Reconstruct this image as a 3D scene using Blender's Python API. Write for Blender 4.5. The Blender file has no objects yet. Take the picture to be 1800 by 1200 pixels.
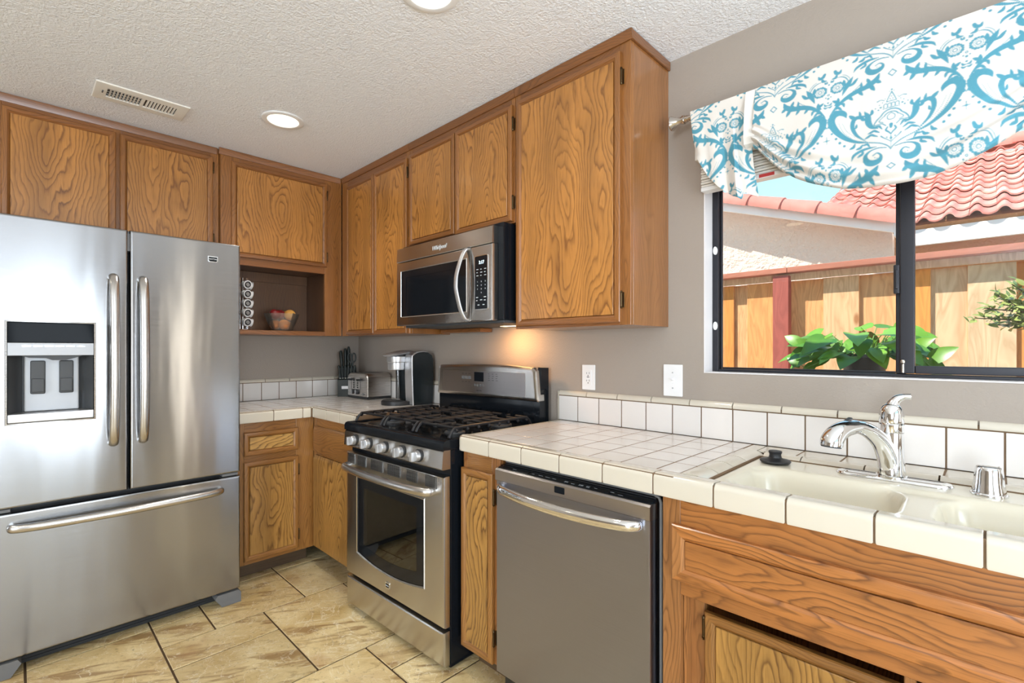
import bpy, bmesh, math, random
import numpy as np
from mathutils import Vector, Matrix

PI = math.pi
scene = bpy.context.scene
COL = scene.collection
R = random.Random(7)

# ------------------------------------------------------------------ camera
cam_data = bpy.data.cameras.new('camera')
cam = bpy.data.objects.new('camera', cam_data)
COL.objects.link(cam)
cam_data.sensor_width = 36.0
cam_data.lens = 859.57 / 1800 * 36.0
cam_data.shift_y = 14.0 / 1800
cam_data.clip_start = 0.02
cam.location = (3.4834, -1.8608, 1.2671)
cam.rotation_euler = (PI / 2, 0, 0.7762)
scene.camera = cam

# ------------------------------------------------------------------ exposure
vs = scene.view_settings
vs.view_transform = 'Standard'
vs.look = 'None'
vs.exposure = 0.32
vs.gamma = 1.0
vs.use_curve_mapping = False

# ------------------------------------------------------------------ sky
world = bpy.data.worlds.new('sky')
scene.world = world
world.use_nodes = True
wn = world.node_tree
wn.nodes.clear()
w_out = wn.nodes.new('ShaderNodeOutputWorld')
w_bg = wn.nodes.new('ShaderNodeBackground')
w_tc = wn.nodes.new('ShaderNodeTexCoord')
w_sep = wn.nodes.new('ShaderNodeSeparateXYZ')
w_ramp = wn.nodes.new('ShaderNodeValToRGB')
w_ramp.color_ramp.elements[0].position = 0.0
w_ramp.color_ramp.elements[0].color = (0.86, 0.93, 0.96, 1)
w_ramp.color_ramp.elements[1].position = 0.75
w_ramp.color_ramp.elements[1].color = (0.16, 0.42, 0.72, 1)
e_ = w_ramp.color_ramp.elements.new(0.25)
e_.color = (0.52, 0.83, 0.93, 1)
wn.links.new(w_tc.outputs['Generated'], w_sep.inputs[0])
wn.links.new(w_sep.outputs['Z'], w_ramp.inputs[0])
wn.links.new(w_ramp.outputs[0], w_bg.inputs['Color'])
w_bg.inputs['Strength'].default_value = 1.2
wn.links.new(w_bg.outputs[0], w_out.inputs[0])


# ------------------------------------------------------------------ lamps (sun, daylight at the glass door, added fill lamps)
def lamp(name, kind, energy, loc, target=None, color=(1, 1, 1), **kw):
    d = bpy.data.lights.new(name, kind)
    d.energy = energy
    d.color = color
    for k, v in kw.items():
        setattr(d, k, v)
    o = bpy.data.objects.new(name, d)
    o.location = loc
    if target is not None:
        o.rotation_euler = (Vector(target) - Vector(loc)).to_track_quat('-Z', 'Y').to_euler()
    COL.objects.link(o)
    return o


lamp('sun', 'SUN', 6.4, (0, 0, 10), (4.0, 4.6, 2.0), (1.0, 0.95, 0.86), angle=math.radians(0.6))
# daylight entering at the glass door on the right hand wall
DAY = (0.80, 0.90, 1.0)
for y_, w_ in ((-2.45, .85), (-1.52, .75)):
    lamp('daylight_glass_door', 'AREA', 60 * w_, (5.55, y_, 1.15), (0.5, y_ + .25, 7.5), DAY, shape='RECTANGLE', size=w_, size_y=2.0)
lamp('added_streak_lamp', 'AREA', 5, (5.55, -0.33, 1.15), (0.5, -0.33, 1.15), (1.0, 0.86, 0.66), shape='RECTANGLE', size=.16, size_y=2.0)  # added strip lamp, puts a warm streak on the refrigerator door; no window known
lamp('added_rear_fill', 'AREA', 175, (4.75, -7.15, 1.35), (1.6, 0, 8.0), DAY, shape='RECTANGLE', size=1.5, size_y=1.8)  # added fill lamp behind the camera, brightens the kitchen; no window known there
portal = lamp('daylight_sink_window', 'AREA', 1, (3.29, 0.13, 1.64), (3.29, -3, 1.64), shape='RECTANGLE', size=1.2, size_y=0.93)
portal.data.cycles.is_portal = True      # guides the sky light through the window, gives no light of its own


# ------------------------------------------------------------------ node helpers
def new_mat(name):
    m = bpy.data.materials.new(name)
    m.use_nodes = True
    nt = m.node_tree
    nt.nodes.clear()
    out = nt.nodes.new('ShaderNodeOutputMaterial')
    b = nt.nodes.new('ShaderNodeBsdfPrincipled')
    nt.links.new(b.outputs[0], out.inputs[0])
    return m, nt, b


def nd(nt, kind, **kw):
    n = nt.nodes.new('ShaderNode' + kind)
    for k, v in kw.items():
        if hasattr(n, k):
            setattr(n, k, v)
    return n


def setv(nt, sock, v):
    if isinstance(v, bpy.types.NodeSocket):
        nt.links.new(v, sock)
    else:
        sock.default_value = v


def mth(nt, op, a, b=None, c=None):
    n = nd(nt, 'Math', operation=op)
    setv(nt, n.inputs[0], a)
    if b is not None:
        setv(nt, n.inputs[1], b)
    if c is not None:
        setv(nt, n.inputs[2], c)
    return n.outputs[0]


def comb(nt, x, y, z):
    n = nd(nt, 'CombineXYZ')
    for i, v in enumerate((x, y, z)):
        setv(nt, n.inputs[i], v)
    return n.outputs[0]


def noise(nt, vec, scale, detail=2.0, rough=0.5, dist=0.0):
    n = nd(nt, 'TexNoise')
    setv(nt, n.inputs['Vector'], vec)
    n.inputs['Scale'].default_value = scale
    n.inputs['Detail'].default_value = detail
    n.inputs['Roughness'].default_value = rough
    n.inputs['Distortion'].default_value = dist
    return n.outputs['Fac']


def ramp(nt, fac, stops):
    n = nd(nt, 'ValToRGB')
    el = n.color_ramp.elements
    while len(el) > 1:
        el.remove(el[-1])
    for i, (p, c) in enumerate(stops):
        e = el[0] if i == 0 else el.new(p)
        e.position = p
        e.color = (c, c, c, 1) if not hasattr(c, '__len__') else (*c[:3], 1)
    setv(nt, n.inputs[0], fac)
    return n.outputs[0]


def mix(nt, fac, a, b, mode='MIX'):
    n = nd(nt, 'Mix', data_type='RGBA', blend_type=mode)
    setv(nt, n.inputs[0], fac)
    for s, v in ((n.inputs[6], a), (n.inputs[7], b)):
        if isinstance(v, bpy.types.NodeSocket):
            nt.links.new(v, s)
        else:
            s.default_value = (*v[:3], 1)
    return n.outputs[2]


def bump(nt, height, strength=0.2, dist=0.01, normal=None):
    n = nd(nt, 'Bump')
    n.inputs['Strength'].default_value = strength
    n.inputs['Distance'].default_value = dist
    setv(nt, n.inputs['Height'], height)
    if normal is not None:
        nt.links.new(normal, n.inputs['Normal'])
    return n.outputs[0]


def srgb(r, g, b):
    def f(c):
        c /= 255.0
        return c / 12.92 if c <= 0.04045 else ((c + 0.055) / 1.055) ** 2.4
    return (f(r), f(g), f(b))


def plain(name, col, rough=0.5, metal=0.0, coat=0.0, spec=0.5, vary=0.06, vscale=8.0, emit=None, estr=1.0):
    """plain finish with a faint procedural unevenness in tone and gloss"""
    m, nt, b = new_mat(name)
    tc = nd(nt, 'TexCoord')
    f = noise(nt, tc.outputs['Object'], vscale, 3)
    c0 = tuple(c * (1 - vary) for c in col)
    c1 = tuple(min(1, c * (1 + vary)) for c in col)
    nt.links.new(mix(nt, f, c0, c1), b.inputs['Base Color'])
    b.inputs['Roughness'].default_value = rough
    b.inputs['Metallic'].default_value = metal
    b.inputs['Coat Weight'].default_value = coat
    b.inputs['Coat Roughness'].default_value = 0.08
    b.inputs['Specular IOR Level'].default_value = spec
    if emit:
        b.inputs['Emission Color'].default_value = (*emit, 1)
        b.inputs['Emission Strength'].default_value = estr
    return m


def oak(name, light, dark, axis='z', arch=0.22, spacing=0.012, contrast=0.8, curl=1.0, rough=0.33, straight=0.0):
    """flat-sawn oak: growth rings cut at a slant give cathedral arches with fine pores along the grain"""
    m, nt, b = new_mat(name)
    tc = nd(nt, 'TexCoord')
    s = nd(nt, 'SeparateXYZ')
    nt.links.new(tc.outputs['Object'], s.inputs[0])
    oi = nd(nt, 'ObjectInfo')
    rnd = oi.outputs['Random']
    if axis == 'z':
        a, l = mth(nt, 'ADD', s.outputs['X'], s.outputs['Y']), s.outputs['Z']
    else:
        a, l = s.outputs['Z'], mth(nt, 'ADD', s.outputs['X'], s.outputs['Y'])
    seed = mth(nt, 'MULTIPLY', rnd, 37.0)
    off = mth(nt, 'MULTIPLY', mth(nt, 'SUBTRACT', rnd, 0.5), 0.16)
    a0 = mth(nt, 'ADD', mth(nt, 'SUBTRACT', a, off), straight)
    low = noise(nt, comb(nt, mth(nt, 'MULTIPLY', a, 5.0), mth(nt, 'MULTIPLY', l, 2.4), seed), 1.0, 2)
    low2 = noise(nt, comb(nt, mth(nt, 'MULTIPLY', a, 9.0), mth(nt, 'MULTIPLY', l, 3.0), mth(nt, 'ADD', seed, 9.0)), 1.0, 2)
    cur = noise(nt, comb(nt, mth(nt, 'MULTIPLY', a, 42.0), mth(nt, 'MULTIPLY', l, 9.0), mth(nt, 'ADD', seed, 4.0)), 1.0, 2, 0.55)
    aa = mth(nt, 'ADD', a0, mth(nt, 'MULTIPLY', mth(nt, 'SUBTRACT', low, 0.5), 0.16))
    d = mth(nt, 'ADD', mth(nt, 'MULTIPLY', mth(nt, 'ADD', l, mth(nt, 'MULTIPLY', mth(nt, 'SUBTRACT', rnd, 0.35), 0.5)), arch),
            mth(nt, 'MULTIPLY', mth(nt, 'SUBTRACT', low2, 0.5), 0.09))
    r = mth(nt, 'SQRT', mth(nt, 'ADD', mth(nt, 'MULTIPLY', aa, aa), mth(nt, 'MULTIPLY', d, d)))
    fig = noise(nt, comb(nt, mth(nt, 'MULTIPLY', a, 6.5), mth(nt, 'MULTIPLY', l, 2.0), mth(nt, 'ADD', seed, 13.0)), 1.0, 1, 0.4)
    ph = mth(nt, 'ADD', mth(nt, 'DIVIDE', r, spacing * 1.2), mth(nt, 'MULTIPLY', fig, 12.0 * curl))
    ph = mth(nt, 'ADD', ph, mth(nt, 'MULTIPLY', cur, 1.1 * curl))
    fr = mth(nt, 'FRACT', ph)
    line = ramp(nt, fr, [(0.0, 0.7), (0.05, 1.0), (0.13, 0.72), (0.26, 0.34), (0.5, 0.12), (0.9, 0.0), (1.0, 0.7)])
    strength = ramp(nt, noise(nt, comb(nt, mth(nt, 'MULTIPLY', a, 7.0), mth(nt, 'MULTIPLY', l, 2.0), mth(nt, 'ADD', seed, 21.0)), 1.0, 2),
                    [(0.25, 0.45), (0.7, 1.0)])
    line = mth(nt, 'MULTIPLY', line, mth(nt, 'MULTIPLY', strength, contrast))
    pore = noise(nt, comb(nt, mth(nt, 'MULTIPLY', a, 420.0), mth(nt, 'MULTIPLY', l, 14.0), seed), 1.0, 2)
    pore = ramp(nt, pore, [(0.3, 1.0), (0.46, 0.0)])
    tone = noise(nt, comb(nt, mth(nt, 'MULTIPLY', a, 11.0), mth(nt, 'MULTIPLY', l, 1.1), mth(nt, 'ADD', seed, 3.0)), 1.0, 3)
    lt = mix(nt, ramp(nt, tone, [(0.25, 0.0), (0.75, 1.0)]), tuple(c * 0.72 for c in light), tuple(min(1, c * 1.2) for c in light))
    per = mth(nt, 'ADD', 0.92, mth(nt, 'MULTIPLY', rnd, 0.16))
    lt = mix(nt, 1.0, lt, comb(nt, per, per, per), 'MULTIPLY')
    c = mix(nt, line, lt, dark)
    c = mix(nt, mth(nt, 'MULTIPLY', pore, 0.30), c, dark)
    nt.links.new(c, b.inputs['Base Color'])
    b.inputs['Roughness'].default_value = rough
    b.inputs['Coat Weight'].default_value = 0.4
    b.inputs['Coat Roughness'].default_value = 0.2
    nt.links.new(bump(nt, mth(nt, 'ADD', mth(nt, 'MULTIPLY', line, -1.0), mth(nt, 'MULTIPLY', pore, -0.4)), 0.12, 0.0012), b.inputs['Normal'])
    return m


def steel(name, col, rough=0.26, wave=0.0, aniso=0.85, horizontal=True):
    m, nt, b = new_mat(name)
    tc = nd(nt, 'TexCoord')
    s = nd(nt, 'SeparateXYZ')
    nt.links.new(tc.outputs['Object'], s.inputs[0])
    if horizontal:
        v = comb(nt, mth(nt, 'MULTIPLY', s.outputs['X'], 3.0), mth(nt, 'MULTIPLY', s.outputs['Y'], 3.0), mth(nt, 'MULTIPLY', s.outputs['Z'], 900.0))
    else:
        v = comb(nt, mth(nt, 'MULTIPLY', s.outputs['X'], 900.0), s.outputs['Y'], mth(nt, 'MULTIPLY', s.outputs['Z'], 3.0))
    g = noise(nt, v, 1.0, 2)
    nt.links.new(mix(nt, g, tuple(c * 0.93 for c in col), tuple(min(1, c * 1.05) for c in col)), b.inputs['Base Color'])
    b.inputs['Metallic'].default_value = 1.0
    setv(nt, b.inputs['Roughness'], mth(nt, 'ADD', rough - 0.04, mth(nt, 'MULTIPLY', g, 0.08)))
    b.inputs['Anisotropic'].default_value = aniso
    tg = nd(nt, 'VectorTransform', vector_type='VECTOR', convert_from='OBJECT', convert_to='WORLD')
    tg.inputs[0].default_value = (0.0, 0.02, 1.0) if horizontal else (1.0, 0.02, 0.0)
    nt.links.new(tg.outputs[0], b.inputs['Tangent'])      # brushed sideways: reflections smear up and down
    h = mth(nt, 'MULTIPLY', g, 0.004)
    if wave:
        lo = noise(nt, comb(nt, mth(nt, 'MULTIPLY', s.outputs['X'], 8.0), s.outputs['Y'], mth(nt, 'MULTIPLY', s.outputs['Z'], 1.1)), 1.0, 1.5)
        h = mth(nt, 'ADD', h, mth(nt, 'MULTIPLY', lo, wave))
    nt.links.new(bump(nt, h, 0.35, 0.01), b.inputs['Normal'])
    return m


def clear_glass(name, tint=(1, 1, 1), refl=1.0, rough=0.0, milk=0.0):
    m = bpy.data.materials.new(name)
    m.use_nodes = True
    nt = m.node_tree
    nt.nodes.clear()
    out = nd(nt, 'OutputMaterial')
    mx = nd(nt, 'MixShader')
    tr = nd(nt, 'BsdfTransparent')
    tr.inputs[0].default_value = (*tint, 1)
    gl = nd(nt, 'BsdfGlossy')
    gl.inputs['Roughness'].default_value = rough
    fr = nd(nt, 'Fresnel')
    fr.inputs[0].default_value = 1.45
    setv(nt, mx.inputs[0], mth(nt, 'MULTIPLY', fr.outputs[0], refl))
    base = tr.outputs[0]
    if milk:
        df = nd(nt, 'BsdfDiffuse')
        df.inputs[0].default_value = (0.85, 0.80, 0.70, 1)
        m2 = nd(nt, 'MixShader')
        m2.inputs[0].default_value = milk
        nt.links.new(base, m2.inputs[1])
        nt.links.new(df.outputs[0], m2.inputs[2])
        base = m2.outputs[0]
    nt.links.new(base, mx.inputs[1])
    nt.links.new(gl.outputs[0], mx.inputs[2])
    nt.links.new(mx.outputs[0], out.inputs[0])
    return m


def paint(name, col, scale=140.0, strength=0.25, rough=0.6, dist=0.004):
    """orange-peel textured wall paint"""
    m, nt, b = new_mat(name)
    tc = nd(nt, 'TexCoord')
    p = tc.outputs['Object']
    f = noise(nt, p, 1.3, 2)
    nt.links.new(mix(nt, f, tuple(c * 0.97 for c in col), tuple(min(1, c * 1.03) for c in col)), b.inputs['Base Color'])
    b.inputs['Roughness'].default_value = rough
    h = mth(nt, 'ADD', noise(nt, p, scale, 3, 0.6), mth(nt, 'MULTIPLY', noise(nt, p, scale * 0.35, 2), 0.6))
    nt.links.new(bump(nt, h, strength, dist), b.inputs['Normal'])
    return m


M = {}
M['wall'] = paint('greige wall paint', srgb(163, 152, 141))
M['ceiling'] = paint('textured ceiling paint', srgb(246, 248, 253), 105.0, 0.8, 0.75, 0.008)
M['white_paint'] = paint('white reveal paint', srgb(236, 233, 234), 160.0, 0.1, 0.45)
UPL, UPD = srgb(186, 127, 61), srgb(89, 46, 13)
LOL, LOD = srgb(179, 132, 67), srgb(76, 39, 9)
SKL, SKD = srgb(153, 102, 61), srgb(78, 43, 20)
M['up_panel'] = oak('honey oak veneer', UPL, UPD, 'z', 0.23, 0.0145, 0.85)
M['up_v'] = oak('honey oak upright', srgb(153, 99, 48), srgb(82, 45, 17), 'z', 0.05, 0.009, 0.6, 0.6)
M['up_h'] = oak('honey oak rail', srgb(141, 89, 45), srgb(78, 43, 17), 'x', 0.05, 0.009, 0.6, 0.6)
M['up_side'] = oak('oak end panel', srgb(156, 104, 58), srgb(108, 63, 32), 'z', 0.04, 0.018, 0.4, 0.5, 0.22)
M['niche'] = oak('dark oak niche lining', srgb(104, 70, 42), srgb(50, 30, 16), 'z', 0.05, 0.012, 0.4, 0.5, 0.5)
M['lo_panel'] = oak('golden oak veneer', LOL, LOD, 'z', 0.24, 0.0150, 1.0)
M['lo_panel_h'] = oak('golden oak drawer veneer', srgb(197, 153, 86), LOD, 'x', 0.3, 0.018, 1.0)
M['lo_v'] = oak('golden oak upright', srgb(162, 112, 56), srgb(86, 48, 19), 'z', 0.05, 0.009, 0.65, 0.6)
M['lo_h'] = oak('golden oak rail', srgb(156, 106, 52), srgb(86, 48, 19), 'x', 0.05, 0.009, 0.65, 0.6)
M['sk_v'] = oak('reddish oak upright', srgb(170, 114, 64), SKD, 'z', 0.06, 0.011, 0.75, 0.8)
M['sk_h'] = oak('reddish oak rail', srgb(170, 108, 54), SKD, 'x', 0.13, 0.020, 0.85, 1.3)
M['toe'] = oak('dark toe board', srgb(96, 74, 52), srgb(60, 44, 30), 'x', 0.05, 0.01, 0.5, 0.6, 0.6)
M['steel'] = steel('brushed stainless steel', (0.33, 0.33, 0.335), 0.19, 0.6)
M['steel_plain'] = steel('brushed stainless trim', (0.58, 0.57, 0.56), 0.28, 0.0)
M['steel_warm'] = steel('warm brushed stainless', (0.58, 0.565, 0.545), 0.24, 0.0)
M['steel_dark'] = steel('dark brushed stainless', (0.37, 0.38, 0.44), 0.36, 0.0)
M['steel_band'] = steel('dishwasher top band', (0.44, 0.42, 0.42), 0.32, 0.0)
M['chrome'] = plain('polished chrome', (0.86, 0.87, 0.88), 0.06, 1.0, vary=0.02)
M['nickel'] = plain('satin nickel', (0.62, 0.58, 0.53), 0.2, 1.0)
M['black_gloss'] = plain('black enamel', (0.007, 0.009, 0.012), 0.10, 0, 0.0, 0.28)
M['satin'] = plain('satin steel bar', (0.60, 0.59, 0.58), 0.27, 1.0, vary=0.02)
M['black_matte'] = plain('black plastic', (0.015, 0.016, 0.018), 0.45)
M['black_iron'] = plain('black cast iron', (0.010, 0.010, 0.012), 0.5, vary=0.3, vscale=40)
M['dark_grey'] = plain('dark grey plastic', (0.055, 0.058, 0.062), 0.5)
M['mid_grey'] = plain('grey plastic', (0.15, 0.152, 0.155), 0.55)
M['silver'] = plain('silver plastic', (0.55, 0.55, 0.56), 0.3, 0.7)
M['pale_grey'] = plain('pale grey panel', (0.44, 0.45, 0.47), 0.35, 0.1)
M['white_plastic'] = plain('white plastic', (0.86, 0.86, 0.86), 0.3)
M['white_ink'] = plain('pale printed marks', (0.7, 0.72, 0.74), 0.5)
M['dark_ink'] = plain('dark printed marks', (0.03, 0.03, 0.035), 0.5)
M['brass_dark'] = plain('aged brass', (0.10, 0.065, 0.03), 0.38, 0.9, vary=0.25, vscale=60)
M['grout'] = plain('brown grout', srgb(122, 98, 74), 0.9, vary=0.15, vscale=60)
M['grout_floor'] = plain('dark floor grout', srgb(80, 60, 38), 0.9, vary=0.2, vscale=50)
M['sink'] = plain('cream sink enamel', srgb(231, 224, 204), 0.22, 0, 0.3, vary=0.015)
M['oven_inner'] = plain('grey green oven lining', (0.24, 0.28, 0.27), 0.35, 0.4)
M['grille'] = plain('toe grille', (0.02, 0.022, 0.025), 0.5)
M['display'] = plain('unlit display', (0.010, 0.012, 0.015), 0.06, 0, 0.0, 0.04)


def tile_mat(name, col, rough=0.16):
    m, nt, b = new_mat(name)
    g = nd(nt, 'NewGeometry')
    ri = g.outputs['Random Per Island']
    tc = nd(nt, 'TexCoord')
    f = noise(nt, tc.outputs['Object'], 14.0, 3)
    a = mth(nt, 'ADD', mth(nt, 'MULTIPLY', ri, 0.6), mth(nt, 'MULTIPLY', f, 0.4))
    nt.links.new(mix(nt, a, tuple(c * 0.94 for c in col), tuple(min(1, c * 1.03) for c in col)), b.inputs['Base Color'])
    b.inputs['Roughness'].default_value = rough
    b.inputs['Coat Weight'].default_value = 0.3
    b.inputs['Coat Roughness'].default_value = 0.08
    nt.links.new(bump(nt, noise(nt, tc.outputs['Object'], 22.0, 2), 0.05, 0.003), b.inputs['Normal'])
    return m


M['tile'] = tile_mat('white glazed tile', srgb(234, 229, 224))
M['cap'] = tile_mat('cream glazed edge tile', srgb(216, 208, 192))


def stone_mat():
    m, nt, b = new_mat('slate look porcelain')
    g = nd(nt, 'NewGeometry')
    ri = g.outputs['Random Per Island']
    tc = nd(nt, 'TexCoord')
    s = nd(nt, 'SeparateXYZ')
    nt.links.new(tc.outputs['Object'], s.inputs[0])
    sd = mth(nt, 'MULTIPLY', ri, 50.0)
    p = comb(nt, mth(nt, 'ADD', s.outputs['X'], sd), mth(nt, 'ADD', s.outputs['Y'], mth(nt, 'MULTIPLY', ri, 23.0)), sd)
    big = noise(nt, p, 3.2, 5, 0.6, 0.8)
    # cleft streaks run roughly along one diagonal
    u = mth(nt, 'ADD', mth(nt, 'MULTIPLY', s.outputs['X'], 0.5), mth(nt, 'MULTIPLY', s.outputs['Y'], 0.86))
    v = mth(nt, 'SUBTRACT', mth(nt, 'MULTIPLY', s.outputs['X'], 0.86), mth(nt, 'MULTIPLY', s.outputs['Y'], 0.5))
    q = comb(nt, mth(nt, 'MULTIPLY', u, 3.0), mth(nt, 'MULTIPLY', v, 15.0), sd)
    st = noise(nt, q, 1.0, 6, 0.65, 1.3)
    fine = noise(nt, p, 60.0, 4, 0.7)
    c = mix(nt, ramp(nt, big, [(0.32, 0.0), (0.68, 1.0)]), srgb(190, 160, 104), srgb(230, 210, 162))
    c = mix(nt, ramp(nt, st, [(0.36, 0.75), (0.47, 0.0)]), c, srgb(138, 100, 54))
    c = mix(nt, ramp(nt, st, [(0.60, 0.0), (0.70, 0.7)]), c, srgb(232, 218, 186))
    vein = noise(nt, p, 4.5, 5, 0.62, 2.4)
    vv = mth(nt, 'ABSOLUTE', mth(nt, 'SUBTRACT', vein, 0.5))
    c = mix(nt, ramp(nt, vv, [(0.0, 0.6), (0.012, 0.0)]), c, srgb(240, 230, 206))
    blot = noise(nt, p, 2.1, 3, 0.6, 1.0)
    c = mix(nt, ramp(nt, blot, [(0.55, 0.0), (0.72, 0.55)]), c, srgb(168, 124, 84))
    c = mix(nt, ramp(nt, fine, [(0.30, 0.5), (0.42, 0.0)]), c, srgb(104, 82, 48))
    per = mth(nt, 'ADD', 0.88, mth(nt, 'MULTIPLY', ri, 0.24))
    c = mix(nt, 1.0, c, comb(nt, per, per, per), 'MULTIPLY')
    nt.links.new(c, b.inputs['Base Color'])
    b.inputs['Roughness'].default_value = 0.42
    nt.links.new(bump(nt, mth(nt, 'ADD', st, mth(nt, 'MULTIPLY', fine, 0.5)), 0.35, 0.006), b.inputs['Normal'])
    return m


M['stone'] = stone_mat()


def attr_mat(name, attr, rough=0.85, sheen=0.1):
    m, nt, b = new_mat(name)
    a = nd(nt, 'Attribute')
    a.attribute_name = attr
    tc = nd(nt, 'TexCoord')
    w = noise(nt, tc.outputs['Object'], 900.0, 1)
    nt.links.new(mix(nt, mth(nt, 'MULTIPLY', w, 0.12), a.outputs['Color'], (0.75, 0.75, 0.73)), b.inputs['Base Color'])
    b.inputs['Roughness'].default_value = rough
    b.inputs['Sheen Weight'].default_value = sheen
    nt.links.new(bump(nt, w, 0.08, 0.001), b.inputs['Normal'])
    return m


M['damask'] = attr_mat('teal damask cotton', 'print')
M['cloth_white'] = plain('white cotton band', srgb(238, 234, 228), 0.85, vary=0.03)


def island_wood(name, c0, c1, dark, axis='z', scale=1.0):
    """rough fence boards, each board its own tone"""
    m, nt, b = new_mat(name)
    g = nd(nt, 'NewGeometry')
    ri = g.outputs['Random Per Island']
    tc = nd(nt, 'TexCoord')
    s = nd(nt, 'SeparateXYZ')
    nt.links.new(tc.outputs['Object'], s.inputs[0])
    a, l = (s.outputs['X'], s.outputs['Z']) if axis == 'z' else (s.outputs['Z'], s.outputs['X'])
    sd = mth(nt, 'MULTIPLY', ri, 40.0)
    low = noise(nt, comb(nt, mth(nt, 'MULTIPLY', a, 9), mth(nt, 'MULTIPLY', l, 1.6), sd), 1, 3, 0.5, 0.6)
    ph = mth(nt, 'FRACT', mth(nt, 'MULTIPLY', low, 9.0))
    ln = ramp(nt, ph, [(0, 0.8), (0.15, 0.5), (0.6, 0.0), (1.0, 0.8)])
    tone = mth(nt, 'FRACT', mth(nt, 'MULTIPLY', ri, 7.31))
    c = mix(nt, tone, c0, c1)
    c = mix(nt, mth(nt, 'MULTIPLY', ln, 0.45), c, dark)
    kn = nd(nt, 'TexVoronoi')
    nt.links.new(comb(nt, mth(nt, 'MULTIPLY', a, 6), mth(nt, 'MULTIPLY', l, 2.5), sd), kn.inputs['Vector'])
    kn.inputs['Scale'].default_value = 1.0
    c = mix(nt, ramp(nt, kn.outputs['Distance'], [(0.06, 0.8), (0.13, 0.0)]), c, dark)
    nt.links.new(c, b.inputs['Base Color'])
    b.inputs['Roughness'].default_value = 0.8
    return m


M['fence'] = island_wood('cedar fence boards', srgb(230, 202, 164), srgb(238, 156, 76), srgb(160, 96, 48))
M['fence_red'] = island_wood('stained fence timber', srgb(176, 92, 80), srgb(168, 84, 74), srgb(120, 60, 52))
M['fence_cap'] = island_wood('stained cap rail', srgb(196, 124, 100), srgb(188, 116, 92), srgb(150, 86, 66), 'x')
M['stucco'] = paint('pale stucco', srgb(236, 214, 200), 26.0, 0.9, 0.9, 0.03)
M['stucco_shaded'] = paint('shaded stucco', srgb(206, 150, 96), 26.0, 0.6, 0.9, 0.03)  # tan tone stands in for stucco in the shade of the eave
M['fascia'] = plain('white fascia paint', srgb(246, 244, 244), 0.6, vary=0.03)


def roof_mat():
    m, nt, b = new_mat('clay roof tile')
    g = nd(nt, 'NewGeometry')
    ri = g.outputs['Random Per Island']
    tc = nd(nt, 'TexCoord')
    f = noise(nt, tc.outputs['Object'], 5.0, 4, 0.6)
    a = mth(nt, 'ADD', mth(nt, 'MULTIPLY', ri, 0.5), mth(nt, 'MULTIPLY', f, 0.5))
    nt.links.new(ramp(nt, a, [(0.2, srgb(206, 124, 112)), (0.5, srgb(232, 154, 140)), (0.8, srgb(244, 180, 166))]), b.inputs['Base Color'])
    b.inputs['Roughness'].default_value = 0.8
    return m


M['roof'] = roof_mat()
M['ground'] = plain('outdoor gravel', srgb(205, 192, 175), 0.95, vary=0.2, vscale=30)


def leaf_mat(name, c0, c1):
    m, nt, b = new_mat(name)
    g = nd(nt, 'NewGeometry')
    tc = nd(nt, 'TexCoord')
    f = noise(nt, tc.outputs['Object'], 30.0, 3)
    a = mth(nt, 'ADD', mth(nt, 'MULTIPLY', g.outputs['Random Per Island'], 0.65), mth(nt, 'MULTIPLY', f, 0.35))
    nt.links.new(mix(nt, a, c0, c1), b.inputs['Base Color'])
    b.inputs['Roughness'].default_value = 0.35
    return m


M['pothos'] = leaf_mat('pothos leaf', srgb(36, 92, 24), srgb(122, 172, 52))
M['shrub'] = leaf_mat('shrub leaf', srgb(84, 110, 50), srgb(178, 186, 106))
M['stem'] = plain('green stem', srgb(96, 140, 60), 0.5)
M['twig'] = plain('brown twig', srgb(92, 76, 60), 0.8, vary=0.2)
M['pot_black'] = plain('black nursery pot', (0.025, 0.027, 0.03), 0.45)
M['window_frame'] = plain('dark bronze aluminium', (0.022, 0.022, 0.028), 0.38, 0.3)
M['pane'] = clear_glass('window glass', (0.97, 0.985, 0.98), 1.0)
M['oven_glass'] = clear_glass('dark oven glass', (0.62, 0.68, 0.68), 2.0, 0.02)
M['bowl_glass'] = clear_glass('clear bowl glass', (0.97, 0.965, 0.94), 0.9, 0.02, milk=0.12)
M['tank'] = clear_glass('smoky tank plastic', (0.5, 0.5, 0.5), 1.5, 0.05)
M['lens'] = plain('lit lamp lens', (1, 0.95, 0.85), 0.4, emit=(1.0, 0.86, 0.62), estr=2.6)
M['clock'] = plain('lit clock digits', (0.6, 0.8, 0.9), 0.4, emit=(0.75, 0.92, 1.0), estr=1.6)
M['hood_lens'] = plain('lit hood lens', (1, 0.9, 0.7), 0.4, emit=(1.0, 0.75, 0.42), estr=4.0)
M['apple'] = plain('dark red apple skin', srgb(132, 30, 34), 0.3, 0, 0.3, vary=0.5, vscale=18)
M['nectarine'] = plain('blushed yellow fruit skin', srgb(240, 168, 84), 0.4, vary=0.4, vscale=16)
M['orange'] = plain('orange peel', srgb(246, 148, 52), 0.45, vary=0.15, vscale=40)
M['banana'] = plain('pale yellow fruit skin', srgb(226, 196, 96), 0.45)
M['keurig_black'] = plain('dark teal black plastic', (0.012, 0.018, 0.021), 0.24, 0, 0.15)
M['block_black'] = plain('black painted wood', (0.018, 0.024, 0.021), 0.4)
M['red_tag'] = plain('red printed tag', srgb(196, 60, 56), 0.6)
M['shade'] = plain('white pleated shade', srgb(236, 232, 224), 0.8, vary=0.03)

# ------------------------------------------------------------------ object helpers
BACK = (0.0, 0.0, 0.0)          # things along the wall with the window: run frame = world
LEFT = (PI / 2, 0.0, 0.0)       # things along the refrigerator wall: run x = world y, run -y = world x
OFF, FRAME = {}, {}


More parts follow.
